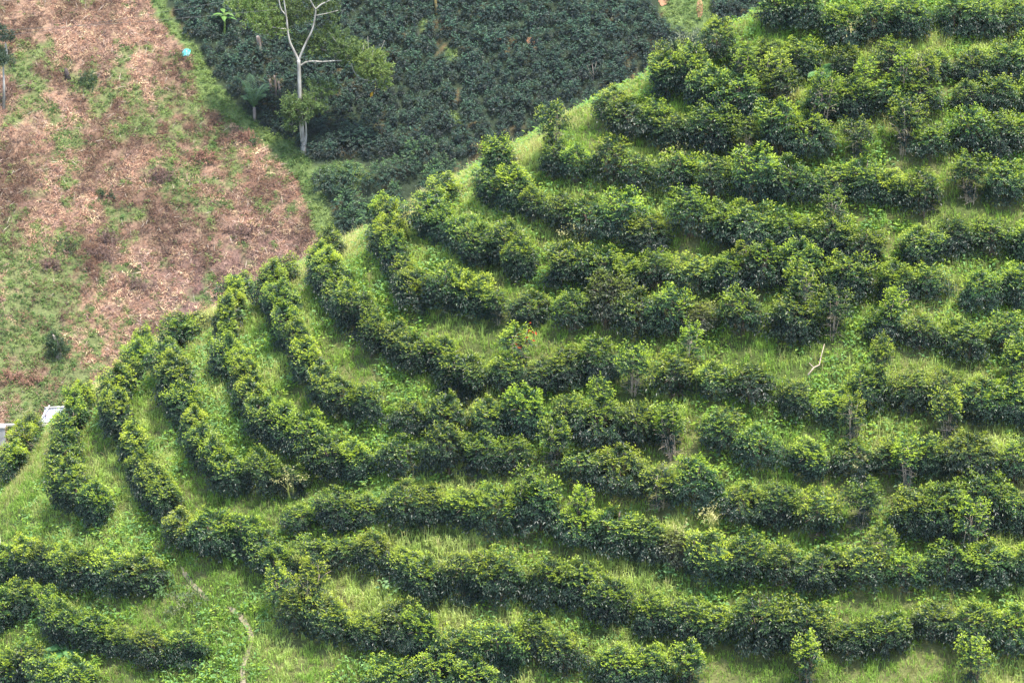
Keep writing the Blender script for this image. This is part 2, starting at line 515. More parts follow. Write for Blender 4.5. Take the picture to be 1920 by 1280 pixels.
def soil_patch(cx, cy, rx, ry):
    P = far_at(cx, cy)[0]
    a = np.linspace(0, 2 * np.pi, 22, endpoint=False)
    r = 1 + .35 * (fbm(np.cos(a) * 2 + cx, np.sin(a) * 2, 5, 3) - .5) * 2
    ring = np.stack([P[0] + rx * r * np.cos(a), P[1] + ry * r * np.sin(a)], 1)
    xy = np.vstack([[P[:2]], (ring + P[:2]) / 2, ring])
    V = np.column_stack([xy, far_z(xy[:, 0], xy[:, 1]) + .07])
    k = np.arange(22); k2 = (k + 1) % 22
    o = obj('bare_soil', mesh_np('bare_soil', V, [np.stack([np.zeros(22, int), 1 + k, 1 + k2], 1), np.stack([1 + k, 23 + k, 23 + k2, 1 + k2], 1)], M_SOIL))
    tag(o, kind='structure')

for q in [(1312, 16, .25, 1.0), (1245, 3, .5, .4), (995, 80, .35, .3), (1003, 92, .22, .2), (640, 345, .5, .3), (935, 75, .25, .2)]:
    soil_patch(*q)

# ------------------------------------------------------------------ rows of coffee on the near spur
ROWS = {
    'R1': [(55, 800), (40, 830), (20, 865), (3, 885)],
    'R2': [(160, 738), (150, 768), (120, 836), (126, 862), (132, 890), (160, 925), (192, 955)],
    'R3': [(265, 645), (250, 685), (222, 725), (228, 765), (240, 805), (258, 845), (285, 885), (312, 925), (345, 965), (390, 985), (435, 1000), (475, 1022), (505, 1050), (550, 1045), (600, 1040), (640, 1025), (685, 1020), (730, 1040), (775, 1062), (830, 1075), (890, 1080), (940, 1080), (990, 1080), (1060, 1098), (1110, 1108), (1160, 1130), (1210, 1145), (1260, 1150), (1335, 1160), (1410, 1170), (1485, 1175), (1560, 1180), (1635, 1175), (1710, 1170), (1770, 1157), (1820, 1165), (1900, 1180)],
    'R4': [(355, 600), (325, 635), (325, 668), (332, 702), (350, 735), (365, 768), (378, 802), (385, 838), (405, 868), (440, 868), (480, 878), (530, 890), (572, 888)],
    'R5': [(552, 960), (605, 942), (655, 950), (705, 943), (755, 930), (805, 935), (850, 932), (905, 950), (940, 958), (985, 950), (1020, 960), (1060, 978), (1130, 986), (1180, 990), (1240, 1003), (1285, 1018), (1330, 1036), (1385, 1045), (1435, 1055), (1485, 1056), (1535, 1055), (1590, 1045), (1640, 1048), (1700, 1068), (1760, 1064), (1820, 1048), (1900, 1052)],
    'R6': [(445, 535), (432, 575), (424, 615), (435, 655), (460, 695), (470, 735), (490, 765), (535, 795), (590, 815), (630, 838), (680, 848), (730, 848), (790, 840), (840, 848), (895, 842), (940, 848), (985, 845), (1030, 842), (1080, 850), (1130, 862), (1180, 880), (1230, 898), (1290, 900), (1360, 922), (1410, 935), (1460, 945), (1510, 950), (1560, 955), (1610, 950), (1660, 945), (1710, 955), (1760, 958), (1820, 948), (1900, 942)],
    'R7': [(530, 500), (515, 540), (540, 578), (555, 618), (575, 655), (605, 695), (640, 725), (690, 745), (740, 765), (790, 772), (840, 772), (890, 772), (940, 765), (990, 765), (1040, 768), (1090, 780), (1140, 790), (1190, 800), (1245, 800), (1290, 793), (1340, 798), (1385, 805), (1435, 828), (1485, 836), (1525, 848), (1585, 845), (1635, 852), (1685, 845), (1735, 848), (1785, 845), (1835, 852), (1905, 855)],
    'R8': [(615, 455), (612, 495), (635, 530), (652, 562), (675, 592), (705, 620), (745, 640), (790, 650), (835, 668), (875, 690), (920, 685), (970, 685), (1020, 690), (1070, 672), (1120, 675), (1170, 692), (1220, 705), (1270, 705), (1320, 708), (1380, 708), (1440, 715), (1500, 735), (1560, 745), (1620, 735), (1680, 730), (1740, 735), (1800, 740), (1870, 748), (1920, 750)],
    'R9': [(728, 385), (728, 425), (742, 465), (748, 500), (785, 528), (830, 535), (880, 548), (930, 562), (985, 568), (1040, 582), (1090, 575), (1140, 582), (1200, 578), (1260, 582), (1320, 585), (1380, 575), (1440, 585), (1500, 592), (1560, 598), (1620, 605), (1680, 608), (1740, 612), (1800, 618), (1865, 625), (1920, 625)],
    'R10': [(832, 345), (815, 385), (848, 408), (880, 432), (920, 452), (965, 465), (1015, 480), (1070, 492), (1120, 490), (1170, 498), (1220, 505), (1280, 503), (1340, 505), (1400, 500), (1460, 505), (1520, 512), (1580, 515), (1640, 525), (1700, 528), (1760, 528), (1820, 525), (1905, 532)],
    'R11': [(938, 288), (916, 325), (950, 350), (990, 372), (1030, 385), (1080, 388), (1130, 398), (1180, 410), (1235, 410), (1290, 418), (1345, 418), (1400, 420), (1460, 420), (1520, 428), (1580, 435), (1640, 438), (1700, 440), (1760, 435), (1820, 435), (1905, 436)],
    'R12': [(1035, 250), (1022, 285), (1060, 295), (1100, 302), (1140, 312), (1185, 316), (1225, 325), (1270, 322), (1315, 328), (1360, 325), (1410, 320), (1455, 327), (1510, 327), (1585, 330), (1635, 332), (1685, 340), (1735, 344), (1785, 340), (1835, 340), (1905, 337)],
    'R13': [(1150, 185), (1195, 222), (1245, 230), (1285, 240), (1330, 240), (1370, 245), (1410, 245), (1460, 250), (1510, 255), (1585, 255), (1635, 250), (1685, 248), (1735, 254), (1785, 250), (1835, 246), (1905, 246)],
    'R14': [(1245, 108), (1232, 140), (1285, 135), (1320, 150), (1350, 168), (1390, 170), (1430, 176), (1470, 172), (1515, 172), (1565, 178), (1615, 172), (1660, 170), (1700, 168), (1745, 175), (1790, 168), (1840, 165), (1905, 172)],
    'R15': [(1350, 50), (1355, 75), (1395, 78), (1430, 87), (1465, 95), (1505, 96), (1550, 100), (1595, 105), (1640, 102), (1690, 100), (1735, 100), (1785, 96), (1835, 100), (1900, 90)],
    'R16': [(1460, 5), (1505, 18), (1550, 24), (1600, 40), (1650, 32), (1700, 30), (1755, 30), (1805, 32), (1855, 30), (1910, 40)],
    'B1': [(8, 1040), (48, 1025), (90, 1050), (130, 1056), (170, 1056), (218, 1062), (258, 1072), (292, 1060)],
    'B2': [(8, 1132), (45, 1108), (85, 1128), (122, 1155), (170, 1170), (225, 1185), (262, 1195), (300, 1200), (335, 1206), (372, 1214)],
    'B3': [(8, 1255), (58, 1238), (100, 1252), (140, 1266), (190, 1275)],
    'B4': [(525, 1092), (528, 1135), (572, 1140), (612, 1162), (660, 1165), (712, 1168), (750, 1162), (788, 1193), (840, 1200), (890, 1197), (935, 1212), (985, 1195), (1020, 1200), (1062, 1225), (1105, 1228), (1150, 1243), (1195, 1252), (1240, 1240), (1290, 1252), (1340, 1252)],
    'B5': [(745, 1272), (788, 1262), (828, 1252), (868, 1264), (910, 1268)],
}
LEGGY = [(1665, 572), (1820, 990), (1655, 1000), (1598, 768), (1775, 762), (1645, 662), (1905, 668), (1495, 548), (1390, 462), (1535, 195), (1822, 1232), (1448, 118), (1392, 118), (1620, 122), (1690, 128), (1727, 130), (585, 1108), (970, 622), (1290, 640), (1120, 728), (1262, 790), (1365, 770), (1700, 850), (985, 935), (1090, 925), (920, 1052), (1510, 1228), (1555, 372)]
SEQ = ['R16', 'R15', 'R14', 'R13', 'R12', 'R11', 'R10', 'R9', 'R8', 'R7', 'R6', 'R4', 'R3', 'R2', 'R1']
ORD = 'first second third fourth fifth sixth seventh eighth ninth tenth eleventh twelfth thirteenth fourteenth fifteenth sixteenth seventeenth eighteenth nineteenth twentieth'.split()
ORD += ['twenty-' + x for x in ORD[:9]] + ['thirtieth'] + ['thirty-' + x for x in ORD[:9]] + ['fortieth'] + ['forty-' + x for x in ORD[:9]]
ROWNAME = {k: f'in the {ORD[i]} ridge row from top' for i, k in enumerate(SEQ)}
ROWNAME['R16'] = 'in the topmost row'
ROWNAME.update(R1='in the last row by the wall', R5='in the row beginning below the twelfth ridge row',
               B1='in the upper row beside the dirt path', B2='in the middle row beside the dirt path', B3='in the lowest row beside the dirt path',
               B4='in the lowest long row across the path', B5='in the cut-off row at the bottom edge')
FROM = {k: 'from left' for k in ('B1', 'B2', 'B3', 'B4', 'B5', 'R5')}

bushes = []                                      # [x, y, z, form, row, order]
for row, pts in ROWS.items():
    if pts[-1][0] > 1850:
        pts = pts + [(1960, pts[-1][1]), (2000, pts[-1][1])]
    c = spline(np.array(pts, float), len(pts) * 14) + [0, {'R15': 9, 'R16': -10}.get(row, 0)]
    G = near_at(c[:, 0], c[:, 1], 1.05)
    ok = ~np.isnan(G[:, 0]); G = G[ok]
    if len(G) < 3:
        continue
    seg = np.linalg.norm(np.diff(G, axis=0), axis=1)
    seg = np.minimum(seg, 1.2)
    s = np.concatenate([[0], np.cumsum(seg)])
    k, pos = 0, .15
    while pos < s[-1]:
        i = np.searchsorted(s, pos)
        x, y = G[min(i, len(G) - 1), :2] + rng.normal(0, .13, 2)
        px = float(project([[x, y, float(near_z(x, y)) + 1]])[0][0])
        pr = sstep(700, 1300, px)
        u = rng.random()
        form = 'thin' if u < .12 + .10 * pr else ('leggy' if u < .14 + .15 * pr else 'dense')
        j = min(i, len(G) - 2)
        tg = G[min(j + 3, len(G) - 1)] - G[max(j - 3, 0)]
        bushes.append([float(x), float(y), float(near_z(x, y)), form, row, k, math.atan2(tg[1], tg[0])])
        k += 1
        pos += 1.60 * rng.uniform(.74, 1.26)
BX = np.array([[b[0], b[1]] for b in bushes])
near = {}
for px, py in LEGGY:
    gpt = near_at(px, py, 1.72)[0]
    i = int(np.argmin(((BX - gpt[:2]) ** 2).sum(1)))
    near.setdefault(i, gpt)
for i, gpt in near.items():
    b = bushes[i]
    bushes.append([float(gpt[0]), float(gpt[1]), float(near_z(gpt[0], gpt[1])), 'tall', b[4], b[5], b[6]])
BXY = np.array([[b[0], b[1]] for b in bushes])
print('near bushes', len(bushes))

VAR = {}
SICK = (np.array([.026, .040, .018]), np.array([.075, .095, .028]), np.array([.22, .26, .03]))
for form, n, H, R, sh in (('dense', 16, 1.60, .70, 640), ('thin', 8, 1.68, .70, 390), ('leggy', 5, 1.95, .68, 290), ('tall', 8, 2.3, .62, 250)):
    VAR[form] = []
    for v in range(n):
        r = np.random.default_rng(100 + v + 50 * len(form))
        h = H * r.uniform(.93, 1.07); rr = R * r.uniform(.92, 1.1)
        fl = r.uniform(.75, 1.25) if form != 'tall' else 1.5
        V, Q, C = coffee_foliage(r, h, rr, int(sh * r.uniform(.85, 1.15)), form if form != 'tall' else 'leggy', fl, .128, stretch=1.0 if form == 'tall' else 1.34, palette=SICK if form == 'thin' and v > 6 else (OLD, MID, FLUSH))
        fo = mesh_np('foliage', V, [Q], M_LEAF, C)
        Vs, Fs = coffee_stems(r, h, rr, 'dense' if form == 'dense' else 'leggy')
        st = mesh_np('stems', Vs, Fs, M_STEM if form in ('dense', 'thin') else M_DRYSTEM, smooth=True)
        VAR[form].append((fo, st, V, Q, C, Vs, Fs))
ADJ = {'dense': 'dense dark-leaved', 'thin': 'thinly leaved', 'leggy': 'open bare-stemmed', 'tall': 'tall leggy'}
BP = np.array([[b[0], b[1], b[2] + 1.0] for b in bushes])
qx, qy, _ = project(BP)
over = np.maximum.reduce([-qx, qx - 1920, -qy, qy - 1280]) + 8 * (qy < 40)      # how far a bush is cut off by the view
rest = set(np.argsort(-over)[:max(0, len(bushes) - 318)].tolist())
print('individual bushes', len(bushes) - len(rest))
mV, mQ, mC, mS, mF3, mF4, moff, soff = [], [], [], [], [], [], 0, 0
for bi, (x, y, z, form, row, k, ang) in enumerate(bushes):
    fo, st, V0, Q0, C0, Vs0, Fs0 = VAR[form][rng.integers(len(VAR[form]))]
    if bi in rest:
        ca, sa = math.cos(ang), math.sin(ang)
        Rm = np.array([[ca, sa, 0], [-sa, ca, 0], [0, 0, 1]])
        mV.append(V0 @ Rm + [x, y, z]); mQ.append(Q0 + moff); mC.append(C0); moff += len(V0)
        mS.append(Vs0 @ Rm + [x, y, z]); mF4.append(Fs0[0] + soff); mF3.append(Fs0[1] + soff); soff += len(Vs0)
        continue
    t = empty('coffee_bush', (x, y, z), ang + math.pi * rng.integers(0, 2) + rng.normal(0, .2), 1.0)
    sc = rng.uniform(.84, 1.16) * (.86 if row in ('R15', 'R16') else 1)
    pr = float(sstep(500, 1100, project([[x, y, z + 1]])[0][0])) * (form in ('dense', 'thin'))
    t.scale = (sc * rng.uniform(.95, 1.1), sc * rng.uniform(.78, .98) * (1 + .14 * pr), sc * rng.uniform(.82, 1.14) * (1 + .04 * pr))
    t.rotation_euler[0], t.rotation_euler[1] = rng.normal(0, .07), rng.normal(0, .07)
    at_row = f"{ORD[k]} {FROM.get(row, 'from the ridge')} {ROWNAME[row]}"
    tag(t, f"tall leggy bush by {at_row}" if form == 'tall' else f"{ADJ[form]} coffee bush, {at_row}", 'coffee bush', 'coffee bushes in rows on the near slope')
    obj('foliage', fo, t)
    obj('stem', st, t)
if mV:
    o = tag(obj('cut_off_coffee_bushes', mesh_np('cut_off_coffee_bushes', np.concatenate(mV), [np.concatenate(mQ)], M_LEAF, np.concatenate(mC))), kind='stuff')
    obj('stem', mesh_np('stem', np.concatenate(mS), [np.concatenate(mF4), np.concatenate(mF3)], M_STEM, smooth=True), o)

# ------------------------------------------------------------------ grass and weeds between the rows
def scatter(n, x0, x1, y0, y1):
    return rng.uniform(x0, x1, n), rng.uniform(y0, y1, n)

def near_points(n):
    x, y = scatter(n, -34, 32, 112, 166)
    z = near_z(x, y)
    e = .3
    N = unit(np.stack([near_z(x - e, y) - near_z(x + e, y), near_z(x, y - e) - near_z(x, y + e), np.full(n, 2 * e)], 1))
    P = np.stack([x, y, z], 1)
    px, py, w = project(P)
    nv = (N * unit(np.array([0, 0, CAM_H]) - P)).sum(1)
    k = (px > -50) & (px < 1970) & (py > -60) & (py < 1345) & (nv > -.22)
    return P[k], nv[k]

def dist_to(P, XY):
    out = np.empty(len(P))
    for i in range(0, len(P), 20000):
        d = P[i:i + 20000, None, :2] - XY[None]
        out[i:i + 20000] = np.sqrt((d ** 2).sum(2).min(1))
    return out

P, nv = near_points(120000)
db = dist_to(P, BXY)
dp = dist_to(P, PATHXY)
keep = (rng.random(len(P)) < np.where(db < .6, .35, 1.0)) & (dp > .07)
P, nv, db = P[keep], nv[keep], db[keep]
print('tufts', len(P))
nb = 10
B = np.repeat(P, nb, 0) + np.concatenate([rng.normal(0, .10, (len(P) * nb, 2)), np.full((len(P) * nb, 1), -.03)], 1)
pn = fbm(P[:, 0] * .22, P[:, 1] * .16, 70, 3)
pn2 = fbm(P[:, 0] * .8, P[:, 1] * .6, 75, 3)
pale = sstep(.48, .62, pn) * (.4 + .6 * sstep(.4, .6, pn2))
G0, G1, G2 = np.array([.21, .32, .065]), np.array([.37, .44, .15]), np.array([.36, .33, .15])
tc = G0 * (1 - pale)[:, None] + G1 * pale[:, None]
tc *= rng.uniform(.75, 1.25, (len(P), 1))
straw = (rng.random(len(P)) < .05 + .45 * sstep(.42, .1, nv))
tc[straw] = tc[straw] * .4 + np.array([.36, .29, .16]) * .6
hgt = (.24 + .22 * pn2 + .20 * pale) * rng.uniform(.7, 1.25, len(P)) * (1 + .4 * straw)
L = np.repeat(hgt, nb) * rng.uniform(.6, 1.2, len(B))
W = rng.uniform(.014, .032, len(B))
col = np.repeat(tc, nb, 0) * rng.uniform(.8, 1.2, (len(B), 1))
tip = col * 1.15 + np.repeat(pale, nb)[:, None] * np.array([.05, .03, .015])
V, Q, T, C = blades(B, L, W, rng.random(len(B)) * 6.283, rng.uniform(.15, .95, len(B)), col, tip)
tag(obj('grass', mesh_np('grass', V, [Q, T], M_GRASS, C)), kind='stuff')

P, nv = near_points(60000)
wn1 = fbm(P[:, 0] * .45, P[:, 1] * .35, 90, 3)
dp = dist_to(P, PATHXY)
k = (rng.random(len(P)) < sstep(.42, .62, wn1)) & (dp > .14)
P, wn1 = P[k], wn1[k]
nl = 7
B = np.repeat(P, nl, 0)
B = B + np.column_stack([rng.normal(0, .13, (len(B), 2)), rng.uniform(.05, .42, len(B))])
az = rng.random(len(B)) * 6.283
A = np.stack([np.cos(az), np.sin(az), rng.normal(.1, .35, len(B))], 1)
cw = np.array([[.14, .26, .04], [.15, .28, .09], [.22, .32, .04], [.11, .22, .07]])[rng.integers(0, 4, len(P))]
V, Q, C = leaves(B, A, np.array([0, 0, 1.0]) + rng.normal(0, .3, (len(B), 3)), rng.uniform(.10, .24, len(B)), rng.uniform(.05, .12, len(B)), np.repeat(cw, nl, 0) * rng.uniform(.75, 1.25, (len(B), 1)))
tag(obj('weeds', mesh_np('weeds', V, [Q], M_WEED, C)), kind='stuff')

# ------------------------------------------------------------------ cleared far slope: dry cuttings and weeds
def far_points(n):
    x, y = scatter(n, -52, 22, 262, 330)
    P = np.stack([x, y, far_z(x, y)], 1)
    px, py, w = project(P)
    k = (px > -40) & (px < 1500) & (py > -40) & (py < 925 - .585 * px)
    return P[k]

P = far_points(120000)
P = P[~in_field(P[:, 0], P[:, 1])]
st = inside(P[:, 0], P[:, 1], STRIP) | (P[:, 0] > -14)
for h in HOLES:
    st |= inside(P[:, 0], P[:, 1], h)
gm = is_green(P[:, 0], P[:, 1])
dens = .25 + 1.0 * sstep(.38, .60, fbm(P[:, 0] * 1.1, P[:, 1] * .9, 115, 3))
K = P[(rng.random(len(P)) < dens * (1 - .85 * gm)) & ~st]
K = K[rng.permutation(len(K))[:13500]]
print('cut clumps', len(K))
pn = fbm(K[:, 0] * .3, K[:, 1] * .25, 110, 3)
low = np.clip(sstep(301, 289, K[:, 1]) * sstep(-37, -29, K[:, 0]) + rng.normal(0, .10, len(K)), 0, 1)
u = rng.random(len(K))
pi = np.select([u < .26, u < .56, u < .72, u < .86, u < .93], [0, 1, 2, 3, 4], 5)
pi2 = np.select([u < .12, u < .36, u < .56, u < .78, u < .86], [0, 3, 2, 5, 4], 1)
kc = DRYPAL[np.where(rng.random(len(K)) < low, pi2, pi)] * rng.uniform(.7, 1.3, (len(K), 1)) * (.50 + .95 * sstep(.3, .7, pn))[:, None]
kr = rng.uniform(.16, .50, len(K)) * (1 + .5 * (rng.random(len(K)) < .12))
m = 17
D = np.repeat(K, m, 0)
R_ = np.repeat(kr, m)
ka = np.repeat(rng.random(len(K)) * np.pi, m)
o = rng.normal(0, .55, (len(D), 2)) * R_[:, None]
hz = np.maximum(0, 1 - (o ** 2).sum(1) / (1.2 * R_ ** 2)) * R_ * .55
D = D + np.column_stack([o, hz + rng.random(len(D)) * .06])
az = ka + rng.normal(0, .8, len(D)) + np.pi * rng.integers(0, 2, len(D))
A = np.stack([np.cos(az), np.sin(az) * .8, np.sin(az) * .55 + rng.normal(.12, .35, len(D))], 1)
V, Q, C = leaves(D, A, np.array([0, -.5, 1.0]) + rng.normal(0, .5, (len(D), 3)), rng.uniform(.14, .46, len(D)), rng.uniform(.018, .060, len(D)), np.repeat(kc, m, 0) * rng.uniform(.7, 1.3, (len(D), 1)))
tag(obj('dry_cuttings', mesh_np('dry_cuttings', V, [Q], M_LITTER, C)), kind='stuff')

# loose pale sticks among the cuttings
n = 800
k = rng.choice(len(K), n, replace=False)
az = rng.random(n) * 6.283
A = np.stack([np.cos(az), np.sin(az) * .8, np.sin(az) * .55 + rng.uniform(-.05, .4, n)], 1)
V, Q, C = leaves(K[k] + [0, 0, .14], A, np.array([0, -.7, .7]) + rng.normal(0, .1, (n, 3)), rng.uniform(.4, 1.3, n), np.full(n, .045), np.array([.38, .31, .24]) * rng.uniform(.6, 1.2, (n, 1)))
tag(obj('loose_sticks', mesh_np('loose_sticks', V, [Q], M_LITTER, C)), kind='stuff')

Gp = P[(rng.random(len(P)) < np.where(st, .42, gm * .34 + .014))]
print('weed clumps', len(Gp))
gr_ = rng.uniform(.10, .38, len(Gp))
m = 20
B = np.repeat(Gp, m, 0)
R_ = np.repeat(gr_, m)
o = rng.normal(0, .6, (len(B), 2)) * R_[:, None]
hz = np.maximum(0, 1 - (o ** 2).sum(1) / (1.3 * R_ ** 2)) * R_ * .8
B = B + np.column_stack([o, .03 + hz + rng.random(len(B)) * .07])
az = rng.random(len(B)) * 6.283
A = np.stack([np.cos(az), np.sin(az), rng.normal(.2, .45, len(B))], 1)
hue = rng.random(len(Gp)) * .6 + .4 * sstep(.4, .6, fbm(Gp[:, 0] * .5, Gp[:, 1] * .4, 130, 3))
cg = np.array([.075, .14, .04]) + (np.array([.25, .30, .10]) - np.array([.075, .14, .04])) * hue[:, None]
cg *= rng.uniform(.7, 1.25, (len(Gp), 1))
V, Q, C = leaves(B, A, np.array([0, 0, 1.0]) + rng.normal(0, .4, (len(B), 3)), rng.uniform(.09, .24, len(B)), rng.uniform(.04, .10, len(B)), np.repeat(cg, m, 0))
tag(obj('weeds', mesh_np('far_weeds', V, [Q], M_WEED, C)), kind='stuff')

# ------------------------------------------------------------------ the dark coffee field on the far slope
FPAL = (np.array([.006, .020, .014]), np.array([.016, .050, .030]), np.array([.06, .125, .06]))  # last, lighter tone paints highlights into the leaf colour of the bush tops
FPAL2 = (np.array([.012, .040, .020]), np.array([.035, .085, .03]), np.array([.09, .17, .04]))
pos = []
for j, yy in enumerate(np.arange(262, 334, 1.12)):
    xx = np.arange(-40, 34, 1.08) + (.49 if j % 2 else 0) + rng.normal(0, .13, 76)[:len(np.arange(-40, 34, 1.08))]
    y2 = yy + rng.normal(0, .15, len(xx)) + .9 * np.sin(xx * .11)
    pos.append(np.stack([xx, y2], 1))
pos = np.concatenate(pos)
pos = pos[in_field(pos[:, 0], pos[:, 1])]
P = np.column_stack([pos, far_z(pos[:, 0], pos[:, 1])])
px, py, w = project(P + [0, 0, .7])
k = (px > 280) & (px < 1960) & (py > -40) & (py < 905 - .585 * px)
k |= (px > 1300) & (px < 1500) & (py > -40) & (py < 70)
P, px, py, w = P[k], px[k], py[k], w[k]
big = (py > 285) & (px > 590)
thin_out = ~big | (rng.random(len(P)) < .55)
P, px, py, w, big = P[thin_out], px[thin_out], py[thin_out], w[thin_out], big[thin_out]
print('field bushes', len(P))
FV, FV2 = [], []
for v in range(6):
    r = np.random.default_rng(300 + v)
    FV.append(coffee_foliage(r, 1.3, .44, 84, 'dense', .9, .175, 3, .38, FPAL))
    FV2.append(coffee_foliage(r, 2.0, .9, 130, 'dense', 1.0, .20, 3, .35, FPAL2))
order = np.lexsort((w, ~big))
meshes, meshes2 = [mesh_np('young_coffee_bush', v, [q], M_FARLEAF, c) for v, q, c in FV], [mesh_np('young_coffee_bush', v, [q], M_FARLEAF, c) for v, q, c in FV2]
stuffV, stuffQ, stuffC, off = [], [], [], 0
for rank, i in enumerate(order):
    v = rng.integers(6)
    a, s = rng.random() * 6.283, rng.uniform(.78, 1.28)
    if rank < 300:
        o = obj('young_coffee_bush', (meshes2 if big[i] else meshes)[v], loc=P[i])
        o.rotation_euler = (0, 0, a); o.scale = (s, s, s * rng.uniform(.9, 1.1))
        if big[i]:
            tag(o, 'broad fresh-green coffee bush at the lower edge of the far dark field', 'coffee bush', 'larger bushes along the lower edge of the far field')
        else:
            tag(o, 'small dark coffee bush packed among its like in the far field', 'coffee bush', 'small dark bushes of the far field')
    else:
        vv, q, c = FV[v]
        ca, sa = math.cos(a) * s, math.sin(a) * s
        stuffV.append(np.stack([vv[:, 0] * ca - vv[:, 1] * sa, vv[:, 0] * sa + vv[:, 1] * ca, vv[:, 2] * s], 1) + P[i])
        stuffQ.append(q + off); stuffC.append(c * rng.uniform(.8, 1.2)); off += len(vv)
if off:
    tag(obj('coffee_field', mesh_np('coffee_field', np.concatenate(stuffV), [np.concatenate(stuffQ)], M_FARLEAF, np.concatenate(stuffC))), kind='stuff')

# ------------------------------------------------------------------ the big shade tree and other single plants
def upright_at(px, py, foot, dy=0.0):
    """The point of a thing standing at FOOT that is seen at photo pixel (px, py), DY metres behind its foot."""
    d = rays(px, py)[0]
    return np.array([0, 0, CAM_H]) + d * ((foot[1] + dy) / d[1])

PXM = FPX / 320.0

def leaf_cloud(r, clumps, n_per, L, W, cols, flat=.75, up=.2):
    """Sprays of small leaves filling several uneven clumps; clumps: (centre, radius)."""
    Ps, Cs, As = [], [], []
    for c, rad in clumps:
        n = int(n_per * rad ** 1.7)
        ns = max(4, n // 14)
        s = r.normal(0, 1, (ns, 3)); s = unit(s) * (r.random((ns, 1)) ** .45) * rad * np.array([1, 1, flat])
        d = unit(s + np.array([0, 0, .3 * rad]) + r.normal(0, .4 * rad, (ns, 3)))
        k = r.integers(0, ns, n)
        t = r.random(n)
        p = c + s[k] + d[k] * (t * .55)[:, None] + r.normal(0, .05, (n, 3))
        Ps.append(p)
        As.append(d[k] * .6 + unit(r.normal(0, 1, (n, 3))) * .8 + np.array([0, 0, up - .25]))
        cc = np.array(cols[0]) + (np.array(cols[1]) - np.array(cols[0])) * r.random((ns, 1))[k]
        Cs.append(cc * r.uniform(.75, 1.25, (n, 1)))
    P, A, C = np.concatenate(Ps), np.concatenate(As), np.concatenate(Cs)
    n = len(P)
    return leaves(P, A, np.array([0, -.3, 1.0]) + r.normal(0, .5, (n, 3)), r.uniform(.7, 1.3, n) * L, r.uniform(.7, 1.3, n) * W, C)

r = np.random.default_rng(77)
foot = far_at(569, 282)[0]
tree = tag(empty('shade_tree', foot), 'tall pale-barked shade tree with forked trunk beside the dark field', 'tree')
loc = lambda P: np.asarray(P) - foot
U = lambda pts, dy=0.0: np.array([loc(upright_at(a, b, foot, dy + (k * .25 if dy else 0))) for k, (a, b) in enumerate(pts)])
def limb(name, pts, r0, r1, dy=0.0, mat=M_BARK, parent=tree, sides=8):
    c = spline(U(pts, dy), len(pts) * 5)
    rad = np.linspace(r0, r1, len(c))
    V, F = tubes([(c, rad)], sides)
    return obj(name, mesh_np(name, V, F, mat, smooth=True), parent)
V, F = tubes([(spline(np.vstack([[[0, 0, -.5]], U([(569, 280), (567, 255), (564, 220), (562, 180), (561, 140), (560, 112)])]), 30), np.concatenate([np.linspace(.36, .23, 8), np.linspace(.22, .15, 22)]))], 10)
obj('trunk', mesh_np('trunk', V, F, M_BARK, smooth=True), tree)
limb('stem', [(572, 280), (574, 250), (573, 222), (577, 200)], .11, .05)
limb('limb', [(560, 114), (552, 97), (544, 80), (540, 62), (538, 40), (534, 12), (528, -30)], .12, .045)
limb('limb', [(538, 50), (536, 30), (526, 15), (520, -20)], .07, .04)
limb('limb', [(560, 114), (566, 98), (575, 78), (584, 60), (589, 42), (592, 20), (588, 12), (580, -4), (574, -30)], .11, .04)
limb('limb', [(592, 18), (602, 9), (618, 1), (640, -12)], .07, .04)
limb('limb', [(589, 30), (610, 26), (634, 20)], .04, .02)
limb('limb', [(564, 123), (574, 117), (588, 115), (604, 116), (634, 114), (655, 116), (664, 134), (674, 147), (703, 153)], .085, .025)
limb('twig', [(538, 55), (515, 52), (498, 48), (488, 38)], .04, .02)
limb('twig', [(703, 152), (704, 165), (700, 174)], .03, .02, mat=M_YELLOWWOOD)
cl = lambda L: [(loc(upright_at(a, b, foot, dy)), q / PXM) for a, b, q, dy in L]
GREEN, LIME = ((.06, .105, .035), (.12, .17, .05)), ((.10, .16, .04), (.17, .23, .06))
SETS = [(LIME, [(470, 12, 30, 1), (498, 28, 24, 0), (478, 42, 18, -1), (520, 48, 20, 1), (500, 58, 12, 0), (445, 10, 16, 2), (526, 62, 10, 0)]),
        (GREEN, [(545, 14, 30, 2), (570, 28, 22, 1), (505, -8, 32, 2), (600, -14, 40, 2), (540, 40, 14, 2), (620, 20, 16, 1)]),
        (GREEN, [(600, 80, 30, 1.5), (640, 86, 28, 0), (622, 62, 22, 1), (582, 92, 18, 1), (640, 112, 14, 1), (655, 100, 16, 0), (560, 76, 14, 1)]),
        (LIME, [(690, 112, 32, 0), (712, 130, 20, -.5), (672, 100, 20, 0), (718, 150, 13, -.5), (695, 138, 18, 0), (680, 130, 14, .5), (726, 162, 7, -.5)]),
        (GREEN, [(592, 168, 20, .5), (617, 166, 16, .5), (555, 192, 24, -.6), (578, 200, 22, -.8), (540, 210, 16, -.4), (596, 196, 14, 0), (545, 228, 14, -.5), (570, 222, 10, -.8)])]
